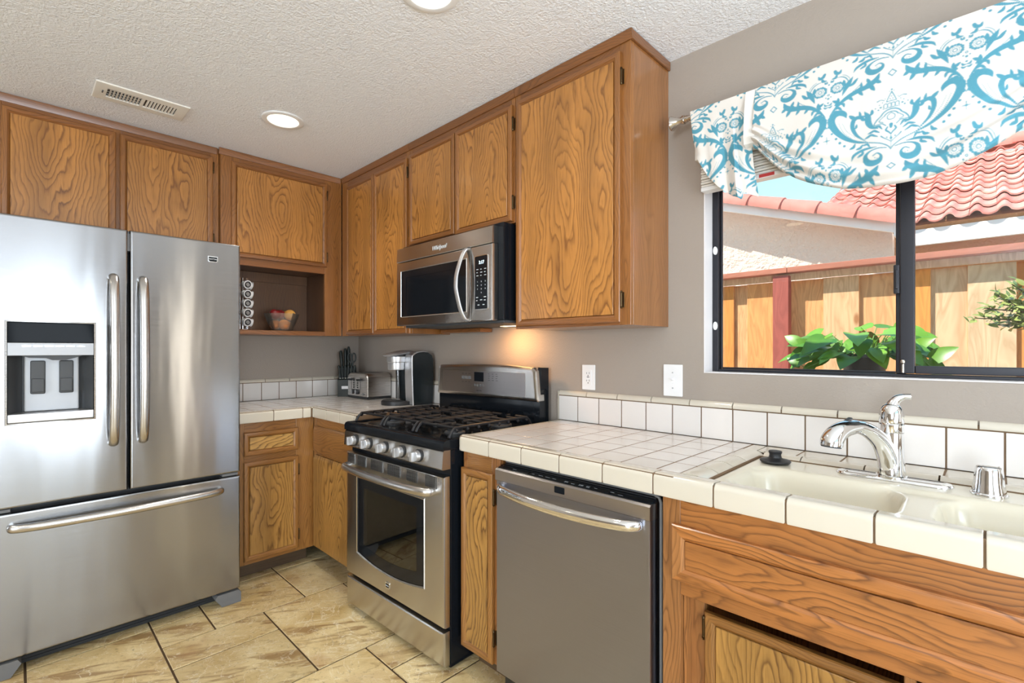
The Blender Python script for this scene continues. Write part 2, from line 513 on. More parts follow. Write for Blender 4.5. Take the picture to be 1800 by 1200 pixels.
def to_world(frame, p):
    rz, tx, ty = frame
    c, s = math.cos(rz), math.sin(rz)
    return Vector((c * p[0] - s * p[1] + tx, s * p[0] + c * p[1] + ty, p[2]))


def thing(name, label, cat, base=(0, 0, 0), frame=BACK, group=None):
    o = bpy.data.objects.new(name, None)
    o.empty_display_size = 0.1
    COL.objects.link(o)
    o.location = to_world(frame, base)
    o.rotation_euler = (0, 0, frame[0])
    o['label'] = label
    o['category'] = cat
    if group:
        o['group'] = group
    OFF[o.name] = Vector(base)
    return o


def finish(bm, name, mats, smooth=40, wn=True, recalc=True):
    if recalc:
        bmesh.ops.recalc_face_normals(bm, faces=bm.faces[:])
    me = bpy.data.meshes.new(name)
    bm.to_mesh(me)
    bm.free()
    if not isinstance(mats, (list, tuple)):
        mats = [mats]
    for m in mats:
        me.materials.append(m)
    if smooth:
        me.shade_smooth()
        me.set_sharp_from_angle(angle=math.radians(smooth))
    return me


def part(name, bm, mats, parent=None, origin=None, smooth=40, wn=True, label=None, recalc=True):
    org = Vector(origin) if origin is not None else (OFF[parent.name] if parent else Vector((0, 0, 0)))
    bmesh.ops.translate(bm, verts=bm.verts[:], vec=-org)
    me = finish(bm, name, mats, smooth, wn, recalc)
    o = bpy.data.objects.new(name, me)
    COL.objects.link(o)
    if parent:
        o.parent = parent
        o.location = org - OFF[parent.name]
    else:
        o.location = org
    OFF[o.name] = org
    if wn and smooth:
        w = o.modifiers.new('weighted normals', 'WEIGHTED_NORMAL')
        w.keep_sharp = True
    if label:
        o['label'] = label
    return o


def solo(name, label, cat, bm, mats, base, frame=BACK, group=None, smooth=40, wn=True, recalc=True):
    """a thing that is one mesh"""
    bmesh.ops.translate(bm, verts=bm.verts[:], vec=-Vector(base))
    me = finish(bm, name, mats, smooth, wn, recalc)
    o = bpy.data.objects.new(name, me)
    COL.objects.link(o)
    o.location = to_world(frame, base)
    o.rotation_euler = (0, 0, frame[0])
    o['label'] = label
    o['category'] = cat
    if group:
        o['group'] = group
    if wn and smooth:
        o.modifiers.new('weighted normals', 'WEIGHTED_NORMAL').keep_sharp = True
    OFF[o.name] = Vector(base)
    return o


def struct(name, bm, mats, base=(0, 0, 0), smooth=40, parent=None):
    o = part(name, bm, mats, parent, base if not parent else None, smooth)
    if not parent:
        o['kind'] = 'structure'
    return o


def B():
    return bmesh.new()


def box(bm, x0, x1, y0, y1, z0, z1, bev=0.0, seg=2, mi=0):
    v = bmesh.ops.create_cube(bm, size=1.0)['verts']
    for p in v:
        p.co = Vector(((x0 + x1) / 2 + p.co.x * (x1 - x0), (y0 + y1) / 2 + p.co.y * (y1 - y0), (z0 + z1) / 2 + p.co.z * (z1 - z0)))
    fs = set(f for p in v for f in p.link_faces)
    for f in fs:
        f.material_index = mi
    if bev > 0:
        bev = min(bev, 0.48 * min(abs(x1 - x0), abs(y1 - y0), abs(z1 - z0)))
        es = list(set(e for p in v for e in p.link_edges))
        r = bmesh.ops.bevel(bm, geom=es, offset=bev, segments=seg, profile=0.5, affect='EDGES')
        for f in r['faces']:
            f.material_index = mi
        v = r['verts']
    return v


def rotbox(bm, c, size, rot, bev=0.0, mi=0, seg=2):
    """box of a size, turned by a rotation matrix, centred at c"""
    n0 = len(bm.verts)
    bm.verts.ensure_lookup_table()
    old = set(bm.verts)
    box(bm, -size[0] / 2, size[0] / 2, -size[1] / 2, size[1] / 2, -size[2] / 2, size[2] / 2, bev, seg, mi)
    nv = [v for v in bm.verts if v not in old]
    for v in nv:
        v.co = rot @ v.co + Vector(c)
    return nv


def loft(bm, rings, closed=True, cap=(True, True), mi=0, loop=False):
    """rings: lists of points with equal counts"""
    vr = [[bm.verts.new(p) for p in r] for r in rings]
    n = len(rings[0])
    m = len(vr)
    fs = []
    for i in range(m if loop else m - 1):
        a, b = vr[i], vr[(i + 1) % m]
        for k in range(n if closed else n - 1):
            k2 = (k + 1) % n
            fs.append(bm.faces.new((a[k], a[k2], b[k2], b[k])))
    if closed and not loop:
        if cap[0]:
            fs.append(bm.faces.new(list(reversed(vr[0]))))
        if cap[1]:
            fs.append(bm.faces.new(vr[-1]))
    for f in fs:
        f.material_index = mi
    return vr


def tube(bm, pts, rad, n=12, mi=0, cap=(True, True), flat=1.0, upv=None, loop=False):
    """swept tube; rad a number or a list; flat squeezes the section along the frame's second axis"""
    P = [Vector(p) for p in pts]
    k = len(P)
    rr = list(rad) if hasattr(rad, '__len__') else [rad] * k
    rings = []
    prev = None
    for i in range(k):
        if loop:
            t = (P[(i + 1) % k] - P[i - 1]).normalized()
        elif i == 0:
            t = (P[1] - P[0]).normalized()
        elif i == k - 1:
            t = (P[-1] - P[-2]).normalized()
        else:
            t = ((P[i + 1] - P[i]).normalized() + (P[i] - P[i - 1]).normalized()).normalized()
        if prev is None:
            ref = Vector(upv) if upv else (Vector((0, 0, 1)) if abs(t.z) < 0.9 else Vector((1, 0, 0)))
            u = (ref - t * ref.dot(t)).normalized()
        else:
            u = (prev - t * prev.dot(t)).normalized()
        prev = u
        w = t.cross(u)
        rings.append([P[i] + (u * math.cos(2 * PI * j / n) + w * math.sin(2 * PI * j / n) * flat) * rr[i] for j in range(n)])
    return loft(bm, rings, True, cap, mi, loop)


def cyl(bm, p0, p1, r0, r1=None, n=24, mi=0):
    return tube(bm, [p0, p1], [r0, r0 if r1 is None else r1], n, mi)


def lathe(bm, prof, c=(0, 0, 0), n=32, mi=0, axis='z', cap=(True, True)):
    """prof: (radius, height) from one end to the other"""
    rings = []
    for r, h in prof:
        ring = []
        for j in range(n):
            a = 2 * PI * j / n
            x, y = r * math.cos(a), r * math.sin(a)
            p = (x, y, h) if axis == 'z' else ((x, h, y) if axis == 'y' else (h, x, y))
            ring.append((p[0] + c[0], p[1] + c[1], p[2] + c[2]))
        rings.append(ring)
    return loft(bm, rings, True, cap, mi)


def prism(bm, poly, a0, a1, plane='xz', mi=0):
    """polygon in a plane, extruded along the third axis from a0 to a1"""
    def mk(p, a):
        if plane == 'xz':
            return (p[0], a, p[1])
        if plane == 'yz':
            return (a, p[0], p[1])
        return (p[0], p[1], a)
    return loft(bm, [[mk(p, a0) for p in poly], [mk(p, a1) for p in poly]], True, (True, True), mi)


def rect_loft(bm, rects, mi=(0, 0, 0, 0), cap=(True, False), capmi=0):
    """nested upright rectangles (x0, x1, z0, z1, y); sides in order bottom, right, top, left"""
    vr = [[bm.verts.new(p) for p in ((a, y, c), (b, y, c), (b, y, d), (a, y, d))] for a, b, c, d, y in rects]
    for i in range(len(vr) - 1):
        for k in range(4):
            f = bm.faces.new((vr[i][k], vr[i][(k + 1) % 4], vr[i + 1][(k + 1) % 4], vr[i + 1][k]))
            f.material_index = mi[k]
    if cap[0]:
        bm.faces.new(list(reversed(vr[0]))).material_index = capmi
    if cap[1]:
        bm.faces.new(vr[-1]).material_index = capmi
    return vr


def rrect(x0, x1, z0, z1, r, n=5):
    pts = []
    for cx, cz, a0 in ((x1 - r, z0 + r, -PI / 2), (x1 - r, z1 - r, 0), (x0 + r, z1 - r, PI / 2), (x0 + r, z0 + r, PI)):
        for i in range(n + 1):
            a = a0 + PI / 2 * i / n
            pts.append((cx + r * math.cos(a), cz + r * math.sin(a)))
    return pts


def smoothpath(pts, k=6):
    """Catmull-Rom through points"""
    P = [Vector(p) for p in pts]
    P = [2 * P[0] - P[1]] + P + [2 * P[-1] - P[-2]]
    out = []
    for i in range(1, len(P) - 2):
        for j in range(k):
            t = j / k
            a, b, c, d = P[i - 1], P[i], P[i + 1], P[i + 2]
            out.append(0.5 * ((2 * b) + (c - a) * t + (2 * a - 5 * b + 4 * c - d) * t * t + (3 * b - a - 3 * c + d) * t ** 3))
    out.append(P[-2])
    return out


def lettering(text, size, loc, mats, parent, name='lettering', depth=0.0006, align='CENTER', shear=0.0, spacing=1.0):
    """raised letters facing run -y, baseline centre at loc"""
    c = bpy.data.curves.new('letters', 'FONT')
    c.body = text
    c.size = size
    c.align_x = align
    c.extrude = depth
    c.shear = shear
    c.space_character = spacing
    c.resolution_u = 3
    t = bpy.data.objects.new('letters', c)
    me = bpy.data.meshes.new_from_object(t)
    bpy.data.objects.remove(t)
    bpy.data.curves.remove(c)
    bm = B()
    bm.from_mesh(me)
    bpy.data.meshes.remove(me)
    for v in bm.verts:
        v.co = Vector((v.co.x + loc[0], -v.co.z + loc[1], v.co.y + loc[2]))
    return part(name, bm, mats, parent, smooth=0, wn=False, recalc=False)


def copy_thing(o, world_loc, rz=None, label=None):
    c = o.copy()
    COL.objects.link(c)
    c.location = world_loc
    if rz is not None:
        c.rotation_euler = (c.rotation_euler[0], c.rotation_euler[1], rz)
    if label:
        c['label'] = label
    for ch in list(o.children):
        d = ch.copy()
        COL.objects.link(d)
        d.parent = c
        for g in list(ch.children):
            h = g.copy()
            COL.objects.link(h)
            h.parent = d
    return c

# ================================================================== the room
RX, RY, CZ = 5.6, -7.2, 2.43
WX0, WX1, WZ0, WZ1 = 2.691, 3.89, 1.177, 2.10      # window opening


def floor_mesh():
    bm = B()
    box(bm, -0.1, RX + .1, RY - .1, 0.14, -0.06, -0.004, mi=1)
    U, X0, Y0, J = 0.2035, 0.970, -1.016, 0.0040
    occ = {}
    tiles = [(0, 0, 3, 2), (1, -2, 2, 2), (0, -2, 1, 2), (-2, -1, 2, 2), (-1, -2, 1, 1), (-2, 1, 2, 2), (3, -1, 3, 2), (3, 1, 1, 1),
             (4, 1, 1, 2), (-1, -4, 3, 2), (-3, -4, 2, 2), (-3, -2, 2, 1), (2, -4, 2, 2), (3, -2, 1, 1), (4, -3, 2, 2)]
    for i, j, w, h in tiles:
        for a in range(w):
            for b in range(h):
                occ[(i + a, j + b)] = 1
    rr = random.Random(3)
    imin, imax, jmin, jmax = -5, 23, -31, 6
    for j in range(jmin, jmax):
        for i in range(imin, imax):
            if (i, j) in occ:
                continue
            opts = [(3, 2), (2, 2), (2, 2), (1, 2), (2, 1), (1, 1)]
            rr.shuffle(opts)
            opts.sort(key=lambda o: -o[0] * o[1] + rr.random() * 3)
            for w, h in opts + [(1, 1)]:
                if all((i + a, j + b) not in occ and i + a < imax and j + b < jmax for a in range(w) for b in range(h)):
                    break
            for a in range(w):
                for b in range(h):
                    occ[(i + a, j + b)] = 1
            tiles.append((i, j, w, h))
    for i, j, w, h in tiles:
        x0, x1 = max(-0.1, X0 + i * U + J), min(RX, X0 + (i + w) * U - J)
        y0, y1 = max(RY, Y0 + j * U + J), min(0.1, Y0 + (j + h) * U - J)
        if x1 - x0 < .02 or y1 - y0 < .02:
            continue
        box(bm, x0, x1, y0, y1, -0.01, 0.0, 0.0015, 1)
    return bm


struct('floor', floor_mesh(), [M['stone'], M['grout_floor']], (2.75, -2.3, 0))
bm = B()
box(bm, -0.1, RX + .1, RY - .1, 0.14, CZ, CZ + 0.1)
ceil_o = struct('ceiling', bm, M['ceiling'], (2.75, -2.3, CZ))
bm = B()
box(bm, -0.1, 0, RY - .1, 0.14, -0.06, CZ)
struct('wall_left', bm, M['wall'], (-.05, -2.3, 0))
bm = B()
box(bm, 0.0, WX0, 0, 0.14, -.06, CZ)
box(bm, WX1, RX + .1, 0, 0.14, -.06, CZ)
box(bm, WX0, WX1, 0, 0.14, -.06, WZ0)
box(bm, WX0, WX1, 0, 0.14, WZ1, CZ)
struct('wall_back', bm, M['wall'], (2.75, 0.07, 0))
# the wall on the right with its glass door opening, a slot for the added streak lamp, and the wall behind with an opening for the added fill
bm = B()
box(bm, RX, RX + .1, -0.95, -0.42, -.06, CZ)
box(bm, RX, RX + .1, -0.24, 0.0, -.06, CZ)
box(bm, RX, RX + .1, -0.42, -0.24, 2.2, CZ)
box(bm, RX, RX + .1, RY - .1, -2.95, -.06, CZ)
box(bm, RX, RX + .1, -2.95, -0.95, 2.2, CZ)
struct('wall_right', bm, M['wall'], (RX, -2.3, 0))
bm = B()
box(bm, -.1, 4.0, RY - .1, RY, -.06, CZ)
box(bm, 5.5, RX, RY - .1, RY, -.06, CZ)
box(bm, 4.0, 5.5, RY - .1, RY, -.06, 0.45)
box(bm, 4.0, 5.5, RY - .1, RY, 2.2, CZ)
struct('wall_front', bm, M['wall'], (2.75, RY, 0))
bm = B()
box(bm, RX + .02, RX + .08, -2.02, -1.92, 0.002, 2.195, .004)
box(bm, RX + .02, RX + .08, -2.945, -2.90, 0.002, 2.195, .004)
box(bm, RX + .02, RX + .08, -1.13, -0.955, 0.002, 2.195, .004)
struct('door_1', bm, M['white_paint'], (RX, -1.95, 0))
# white lining of the window reveal
bm = B()
box(bm, WX0 + .0005, WX0 + .004, 0.001, 0.072, WZ0, WZ1)
box(bm, WX1 - .004, WX1 - .0005, 0.001, 0.072, WZ0, WZ1)
box(bm, WX0 + .004, WX1 - .004, -0.002, 0.072, WZ0 + .0005, WZ0 + .004)
box(bm, WX0 + .004, WX1 - .004, 0.001, 0.072, WZ1 - .004, WZ1 - .0005)
struct('trim_1', bm, M['white_paint'], (3.29, .04, WZ0))

# ------------------------------------------------------------------ window over the sink
bm = B()
fy0, fy1 = 0.074, 0.112
box(bm, WX0 + .001, WX0 + .026, fy0, fy1, WZ0 + .001, WZ1 - .001, .003)
box(bm, WX1 - .026, WX1 - .001, fy0, fy1, WZ0 + .001, WZ1 - .001, .003)
box(bm, WX0 + .026, WX1 - .026, fy0, fy1, WZ0 + .001, WZ0 + .014, .003)
box(bm, WX0 + .026, WX1 - .026, fy0, fy1, WZ1 - .026, WZ1 - .001, .003)
win = struct('window_1', bm, M['window_frame'], (3.29, .093, WZ0))


def wpart(name, bm, mats):
    o = part(name, bm, mats, win)
    return o


bm = B()     # fixed light on the left: thin bead and meeting stile
box(bm, 3.266, 3.292, 0.090, 0.106, WZ0 + .014, WZ1 - .026, .003)
box(bm, WX0 + .0265, WX0 + .034, 0.094, 0.104, WZ0 + .0145, WZ1 - .0265, .002)
box(bm, WX0 + .034, 3.266, 0.094, 0.104, WZ0 + .0145, WZ0 + .021, .002)
wpart('fixed_sash', bm, M['window_frame'])
bm = B()     # sliding sash on the right
sx0, sx1 = 3.279, WX1 - .027
box(bm, sx0, sx0 + .036, 0.066, 0.088, WZ0 + .016, WZ1 - .028, .003)
box(bm, sx1 - .034, sx1, 0.066, 0.088, WZ0 + .016, WZ1 - .028, .003)
box(bm, sx0 + .036, sx1 - .034, 0.066, 0.088, WZ0 + .016, WZ0 + .040, .003)
box(bm, sx0 + .036, sx1 - .034, 0.066, 0.088, WZ1 - .06, WZ1 - .028, .003)
wpart('sliding_sash', bm, M['window_frame'])
bm = B()
box(bm, WX0 + .034, 3.266, 0.098, 0.1005, WZ0 + .021, WZ1 - .027)
wpart('pane', bm, M['pane'])
bm = B()
box(bm, sx0 + .036, sx1 - .034, 0.076, 0.0785, WZ0 + .040, WZ1 - .06)
wpart('pane', bm, M['pane'])
bm = B()
box(bm, 3.264, 3.279, 0.056, 0.066, 1.44, 1.53, .003)
box(bm, 3.268, 3.276, 0.050, 0.057, 1.455, 1.515, .002)
wpart('latch', bm, M['window_frame'])
bm = B()
cyl(bm, (3.287, .062, 1.196), (3.287, .062, 1.222), .004, n=12)
lathe(bm, [(.001, 1.222), (.006, 1.225), (.007, 1.23), (.005, 1.235), (.001, 1.237)], (3.287, .062, 0), 12)
wpart('security_pin', bm, M['nickel'])
for z in (1.655, 1.36):
    bm = B()
    prism(bm, [(2.707 + .008 * math.cos(a), z + .016 * math.sin(a)) for a in [2 * PI * k / 20 for k in range(20)]], 0.068, 0.074)
    wpart('bumper', bm, M['white_plastic'])


# ================================================================== cabinets
UP = dict(v='up_v', h='up_h', panel='up_panel')
LO = dict(v='lo_v', h='lo_h', panel='lo_panel')


def door(parent, x0, x1, z0, z1, yb, ms, hinge=None, hz=None, th=0.019, fw=0.028, name='door', label=None, panel=None):
    """framed veneer door; back at yb, front at yb - th; hinge on the L or R edge"""
    yf = yb - th
    prof = [(0, yb), (0, yf + .005), (.003, yf + .0015), (.010, yf), (fw - .009, yf + .0005), (fw - .003, yf + .005), (fw, yf + .0075), (fw, yb - .001)]
    bm = B()
    rect_loft(bm, [(x0 + i, x1 - i, z0 + i, z1 - i, y) for i, y in prof], (1, 0, 1, 0), (False, False))
    ctr = ((x0 + x1) / 2, yb, (z0 + z1) / 2)
    d = part(name, bm, [M[ms['v']], M[ms['h']]], parent, ctr, label=label, smooth=30)
    bm = B()
    i = fw + .0012
    box(bm, x0 + i, x1 - i, yf + .0035, yb - .002, z0 + i, z1 - i, .0015, 1)
    part('panel', bm, M[panel or ms['panel']], d, ctr)
    if hinge:
        for z in (hz or (z0 + .07, z1 - .07)):
            bm = B()
            xx = x1 + .004 if hinge == 'R' else x0 - .004
            s = 1 if hinge == 'R' else -1
            cyl(bm, (xx, yf + .008, z - .024), (xx, yf + .008, z + .024), .0042, n=10)
            lathe(bm, [(.0005, .024), (.005, .026), (.0035, .031), (.0005, .033)], (xx, yf + .008, z), 10)
            lathe(bm, [(.0005, -.033), (.0035, -.031), (.005, -.026), (.0005, -.024)], (xx, yf + .008, z), 10)
            box(bm, min(xx, xx + s * .0055), max(xx, xx + s * .0055), yb - .0015, yb + .0005, z - .028, z + .028, .0005, 1)
            part('hinge', bm, M['brass_dark'], d, (xx, yb, z))
    return d


def frame_strips(parent, strips, ms, y0, y1, name='face_frame'):
    """stiles and rails as separate upright (v) or level (h) boards of one frame"""
    out = []
    for k, a, b, c, d in strips:
        bm = B()
        box(bm, a, b, y0, y1, c, d, .0012, 1)
        out.append(part('stile' if k == 'v' else 'rail', bm, M[ms[k]], parent, ((a + b) / 2, y0, (c + d) / 2)))
    return out


def carcass(parent, x0, x1, y0, y1, z0, z1, side, inner=None, t=.016):
    bm = B()
    box(bm, x0, x0 + t, y0, y1, z0, z1, .001, 1)
    box(bm, x1 - t, x1, y0, y1, z0, z1, .001, 1)
    box(bm, x0 + t, x1 - t, y0, y1, z0, z0 + t)
    box(bm, x0 + t, x1 - t, y0, y1, z1 - t, z1)
    box(bm, x0 + t, x1 - t, y1 - .006, y1, z0 + t, z1 - t)
    return part('carcass', bm, M[side], parent)


def crown(parent, x0, x1, yf, z1, h=.036, right_end=False, depth=None):
    bm = B()
    prof = [(yf, z1 - h), (yf - .005, z1 - h), (yf - .007, z1 - h + .006), (yf - .011, z1 - .012), (yf - .012, z1 - .001), (yf, z1 - .001)]
    prism(bm, prof, x0, x1 + (.010 if right_end else 0), 'yz')
    if right_end:
        box(bm, x1, x1 + .010, yf, depth, z1 - h, z1 - .001, .003)
    return part('crown_trim', bm, M['up_h'], parent)


UB, UT = 1.3576, CZ - .0015
YF = -.2905            # face of the upper cabinets on the window wall
# corner cabinet with two tall narrow doors
c = thing('upper_cabinet', 'corner wall cabinet with two tall narrow oak doors left of the microwave', 'cabinet', (.73, -.15, UB), BACK)
carcass(c, .318, 1.131, YF + .019, -.001, UB, UT, 'up_v')
frame_strips(c, [('v', .318, .40, UB, UT), ('v', 1.10, 1.131, UB, UT), ('h', .40, 1.10, UB, UB + .03), ('h', .40, 1.10, 2.33, UT)], UP, YF, YF + .019)
crown(c, .318, 1.131, YF, UT)
door(c, .402, .753, UB + .008, 2.352, YF, UP)
door(c, .761, 1.118, UB + .002, 2.352, YF, UP, 'R', (1.47, 2.27))
# short cabinet above the microwave
c = thing('upper_cabinet', 'short wall cabinet with two oak doors directly above the microwave', 'cabinet', (1.55, -.15, 1.835), BACK)
carcass(c, 1.133, 1.963, YF + .019, -.001, 1.835, UT, 'up_v')
frame_strips(c, [('v', 1.133, 1.16, 1.835, UT), ('v', 1.94, 1.963, 1.835, UT), ('h', 1.16, 1.94, 1.835, 1.865), ('h', 1.16, 1.94, 2.34, UT)], UP, YF, YF + .019)
crown(c, 1.133, 1.963, YF, UT)
door(c, 1.146, 1.546, 1.850, 2.358, YF, UP, 'L', (1.93, 2.28))
door(c, 1.555, 1.953, 1.842, 2.360, YF, UP, 'R', (1.925, 2.275))
# large cabinet at the end of the run
c = thing('upper_cabinet', 'large wall cabinet with one wide oak door and bare end panel beside the window', 'cabinet', (2.255, -.15, UB), BACK)
carcass(c, 1.965, 2.5466, YF + .019, -.001, UB, UT, 'up_side')
frame_strips(c, [('v', 1.965, 1.995, UB, UT), ('v', 2.500, 2.5466, UB, UT), ('h', 1.995, 2.500, UB, UB + .03), ('h', 1.995, 2.500, 2.34, UT)], UP, YF, YF + .019)
crown(c, 1.965, 2.5466, YF, UT, right_end=True, depth=-.001)
door(c, 1.984, 2.510, UB + .010, 2.362, YF, UP, 'R', (1.45, 2.27))

# cabinet with an open niche, next to the refrigerator
XF = -.3118            # run depth of its face
c = thing('upper_cabinet', 'wall cabinet with one wide oak door above an open dark niche', 'cabinet', (-.66, -.15, UB), LEFT)
bm = B()
t = .016
box(bm, -1.026, -1.026 + t, XF + .019, -.001, UB, UT)
box(bm, -.308, -.292, XF + .019, -.001, UB, UT)
box(bm, -1.01, -.308, XF + .019, -.001, UT - t, UT)
part('carcass', bm, M['up_side'], c)
bm = B()
box(bm, -1.01, -.308, XF + .019, -.002, UB, 1.384, .001, 1)
part('niche_floor', bm, M['up_h'], c)
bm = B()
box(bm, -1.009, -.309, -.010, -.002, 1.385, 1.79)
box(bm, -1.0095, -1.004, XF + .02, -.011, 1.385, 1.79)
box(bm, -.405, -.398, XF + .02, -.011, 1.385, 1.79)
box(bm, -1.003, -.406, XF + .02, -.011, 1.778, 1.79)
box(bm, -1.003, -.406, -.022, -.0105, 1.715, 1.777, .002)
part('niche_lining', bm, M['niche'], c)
frame_strips(c, [('v', -1.026, -.925, UB, UT), ('v', -.410, -.2925, UB, UT), ('h', -.925, -.41, UB, 1.385), ('h', -.925, -.41, 1.768, 1.83), ('h', -.925, -.41, 2.345, UT)], UP, XF, XF + .019)
crown(c, -1.036, -.304, XF, UT, .036)
door(c, -.972, -.402, 1.812, 2.366, XF, UP, 'R', (1.88, 2.29))
# cabinet above the refrigerator
XG = -.285
c = thing('upper_cabinet', 'wide wall cabinet with two oak doors above the refrigerator', 'cabinet', (-1.49, -.14, 1.83), LEFT)
carcass(c, -1.95, -1.029, XG + .019, -.001, 1.83, UT, 'up_v')
frame_strips(c, [('v', -1.95, -1.90, 1.83, UT), ('v', -1.505, -1.475, 1.83, UT), ('v', -1.07, -1.029, 1.83, UT), ('h', -1.90, -1.505, 2.34, UT), ('h', -1.475, -1.07, 2.34, UT),
                 ('h', -1.90, -1.505, 1.83, 1.86), ('h', -1.475, -1.07, 1.83, 1.86)], UP, XG, XG + .019)
crown(c, -1.95, -1.039, XG, UT)
door(c, -1.902, -1.497, 1.842, 2.372, XG, UP)
door(c, -1.480, -1.062, 1.842, 2.372, XG, UP, 'R', (1.90, 2.31))

# ------------------------------------------------------------------ base cabinets
BZ = .8685


def toe(parent, x0, x1, y, z1=.10):
    bm = B()
    box(bm, x0, x1, y, y + .016, .0005, z1)
    part('toe_board', bm, M['toe'], parent)


def base_carcass(parent, x0, x1, y0, z0=.10, mat='lo_v'):
    bm = B()
    box(bm, x0, x0 + .016, y0, -.015, z0, BZ)
    box(bm, x1 - .016, x1, y0, -.015, z0, BZ)
    box(bm, x0 + .016, x1 - .016, y0, -.015, z0, z0 + .016)
    box(bm, x0 + .016, x1 - .016, -.021, -.015, z0 + .016, BZ)
    part('carcass', bm, M[mat], parent)


c = thing('base_cabinet', 'narrow golden oak base cabinet with drawer and door beside the refrigerator', 'cabinet', (-.82, -.3, 0), LEFT)
base_carcass(c, -1.03, -.613, -.584)
frame_strips(c, [('v', -1.03, -.99, .10, BZ), ('v', -.715, -.6115, .10, BZ), ('h', -.99, -.715, .10, .13), ('h', -.99, -.715, .645, .70), ('h', -.99, -.715, .80, BZ)], LO, -.6029, -.584)
toe(c, -1.03, -.613, -.50)
door(c, -.995, -.707, .690, .817, -.6032, dict(LO, panel='lo_panel_h'), name='drawer')
door(c, -.995, -.707, .121, .655, -.6032, LO, 'R', (.20, .575))

c = thing('base_cabinet', 'golden oak base cabinet with drawer and door in the corner left of the stove', 'cabinet', (.88, -.3, 0), BACK)
base_carcass(c, .604, 1.152, -.591)
frame_strips(c, [('v', .604, .635, .10, BZ), ('v', 1.125, 1.152, .10, BZ), ('h', .635, 1.125, .10, .12), ('h', .635, 1.125, .648, .68), ('h', .635, 1.125, .80, BZ)], LO, -.6106, -.5915)
toe(c, .604, 1.152, -.50)
bm = B()
rect_loft(bm, [(.632, 1.140, .668, .818, -.611), (.632, 1.140, .668, .818, -.618), (.640, 1.132, .674, .796, -.630)], (0, 0, 0, 0), (False, True))
part('drawer', bm, M['lo_h'], c, (.886, -.611, .743))
bm = B()
rect_loft(bm, [(.632, 1.140, .112, .648, -.611), (.632, 1.140, .112, .648, -.618), (.640, 1.132, .120, .626, -.630)], (0, 0, 0, 0), (False, True))
part('door', bm, M['lo_panel'], c, (.886, -.611, .38))

c = thing('base_cabinet', 'slim golden oak base cabinet with one narrow door between stove and dishwasher', 'cabinet', (2.09, -.3, 0), BACK)
base_carcass(c, 1.988, 2.196, -.591)
frame_strips(c, [('v', 1.988, 2.012, .10, BZ), ('v', 2.152, 2.196, .10, BZ), ('h', 2.012, 2.152, .10, .12), ('h', 2.012, 2.152, .79, BZ)], dict(v='sk_v', h='lo_h'), -.6106, -.5915)
toe(c, 1.988, 2.196, -.53)
door(c, 1.990, 2.168, .104, .805, -.611, LO, 'R', (.20, .72))

# sink cabinet: false drawer front above two doors set back in a deep opening
SK = dict(v='sk_v', h='sk_h', panel='sk_h')
c = thing('sink_cabinet', 'wide reddish oak cabinet with long false drawer front under the sink', 'cabinet', (3.36, -.3, 0), BACK)
bm = B()
box(bm, 2.837, 2.853, -.591, -.015, .10, .70)
box(bm, 3.884, 3.90, -.591, -.015, .10, .70)
box(bm, 2.853, 3.884, -.54, -.015, .10, .116)
box(bm, 2.853, 3.884, -.021, -.015, .116, .70)
part('carcass', bm, M['sk_v'], c)
frame_strips(c, [('v', 2.837, 2.888, .10, BZ), ('v', 3.84, 3.90, .10, BZ), ('h', 2.888, 3.84, .612, BZ), ('h', 2.888, 3.84, .10, .13)], SK, -.6106, -.5915)
rb = -.560
frame_strips(c, [('v', 2.8885, 2.932, .132, .612), ('v', 3.805, 3.8395, .132, .612), ('v', 3.352, 3.372, .132, .6115)], SK, rb, rb + .018)
bm = B()
box(bm, 2.8885, 2.896, -.591, rb, .132, .6115)
box(bm, 3.832, 3.8395, -.591, rb, .132, .6115)
part('opening_lining', bm, M['sk_v'], c)
toe(c, 2.837, 3.90, -.53)
door(c, 2.870, 3.86, .652, .800, -.6108, SK, name='drawer_front', fw=.036)
door(c, 2.938, 3.352, .14, .570, rb, LO, 'L', (.525, .20))
door(c, 3.370, 3.785, .14, .570, rb, LO, 'R', (.50, .20))

# ================================================================== tiled counters
CT = .929
P_ = .1174      # tile pitch
G_ = .0042      # joint


def cap_profile(yf, lip=True):
    """front edge tile: rounded nose with a raised lip; run from the back (inner) to the front"""
    yb = yf + .052
    pts = [(yb, .871), (yb, CT - .0005), (yb - .006, CT), (yf + .022, CT + .002)]
    for k in range(7):
        a = PI / 2 * (1 - k / 6)
        pts.append((yf + .016 - .016 * math.cos(a), CT - .0135 + .0160 * math.sin(a)))
    pts += [(yf, .878), (yf + .002, .871)]
    return pts


def cap_run(bm, cuts, yf, mi=0):
    for a, b in zip(cuts[:-1], cuts[1:]):
        prof = cap_profile(yf)
        rows = [[(a + G_ / 2 + s, y, z) for y, z in prof] for s in (0,)]
        xa, xb = a + G_ / 2, b - G_ / 2
        cy, cz = sum(p[0] for p in prof) / len(prof), sum(p[1] for p in prof) / len(prof)
        e = .002
        small = [(y + (cy - y) * .06, z + (cz - z) * .06) for y, z in prof]
        loft(bm, [[(xa, *p) for p in small], [(xa + e, *p) for p in prof], [(xb - e, *p) for p in prof], [(xb, *p) for p in small]], True, (True, True), mi)


def tile_field(bm, xs, ys, z, th=.008, mi=0, skip=None):
    for a, b in zip(xs[:-1], xs[1:]):
        for c_, d in zip(ys[:-1], ys[1:]):
            if skip and skip(a, b, c_, d):
                continue
            if b - a < .012 or d - c_ < .012:
                continue
            box(bm, a + G_ / 2, b - G_ / 2, c_ + G_ / 2, d - G_ / 2, z - th, z, .0018, 2, mi)


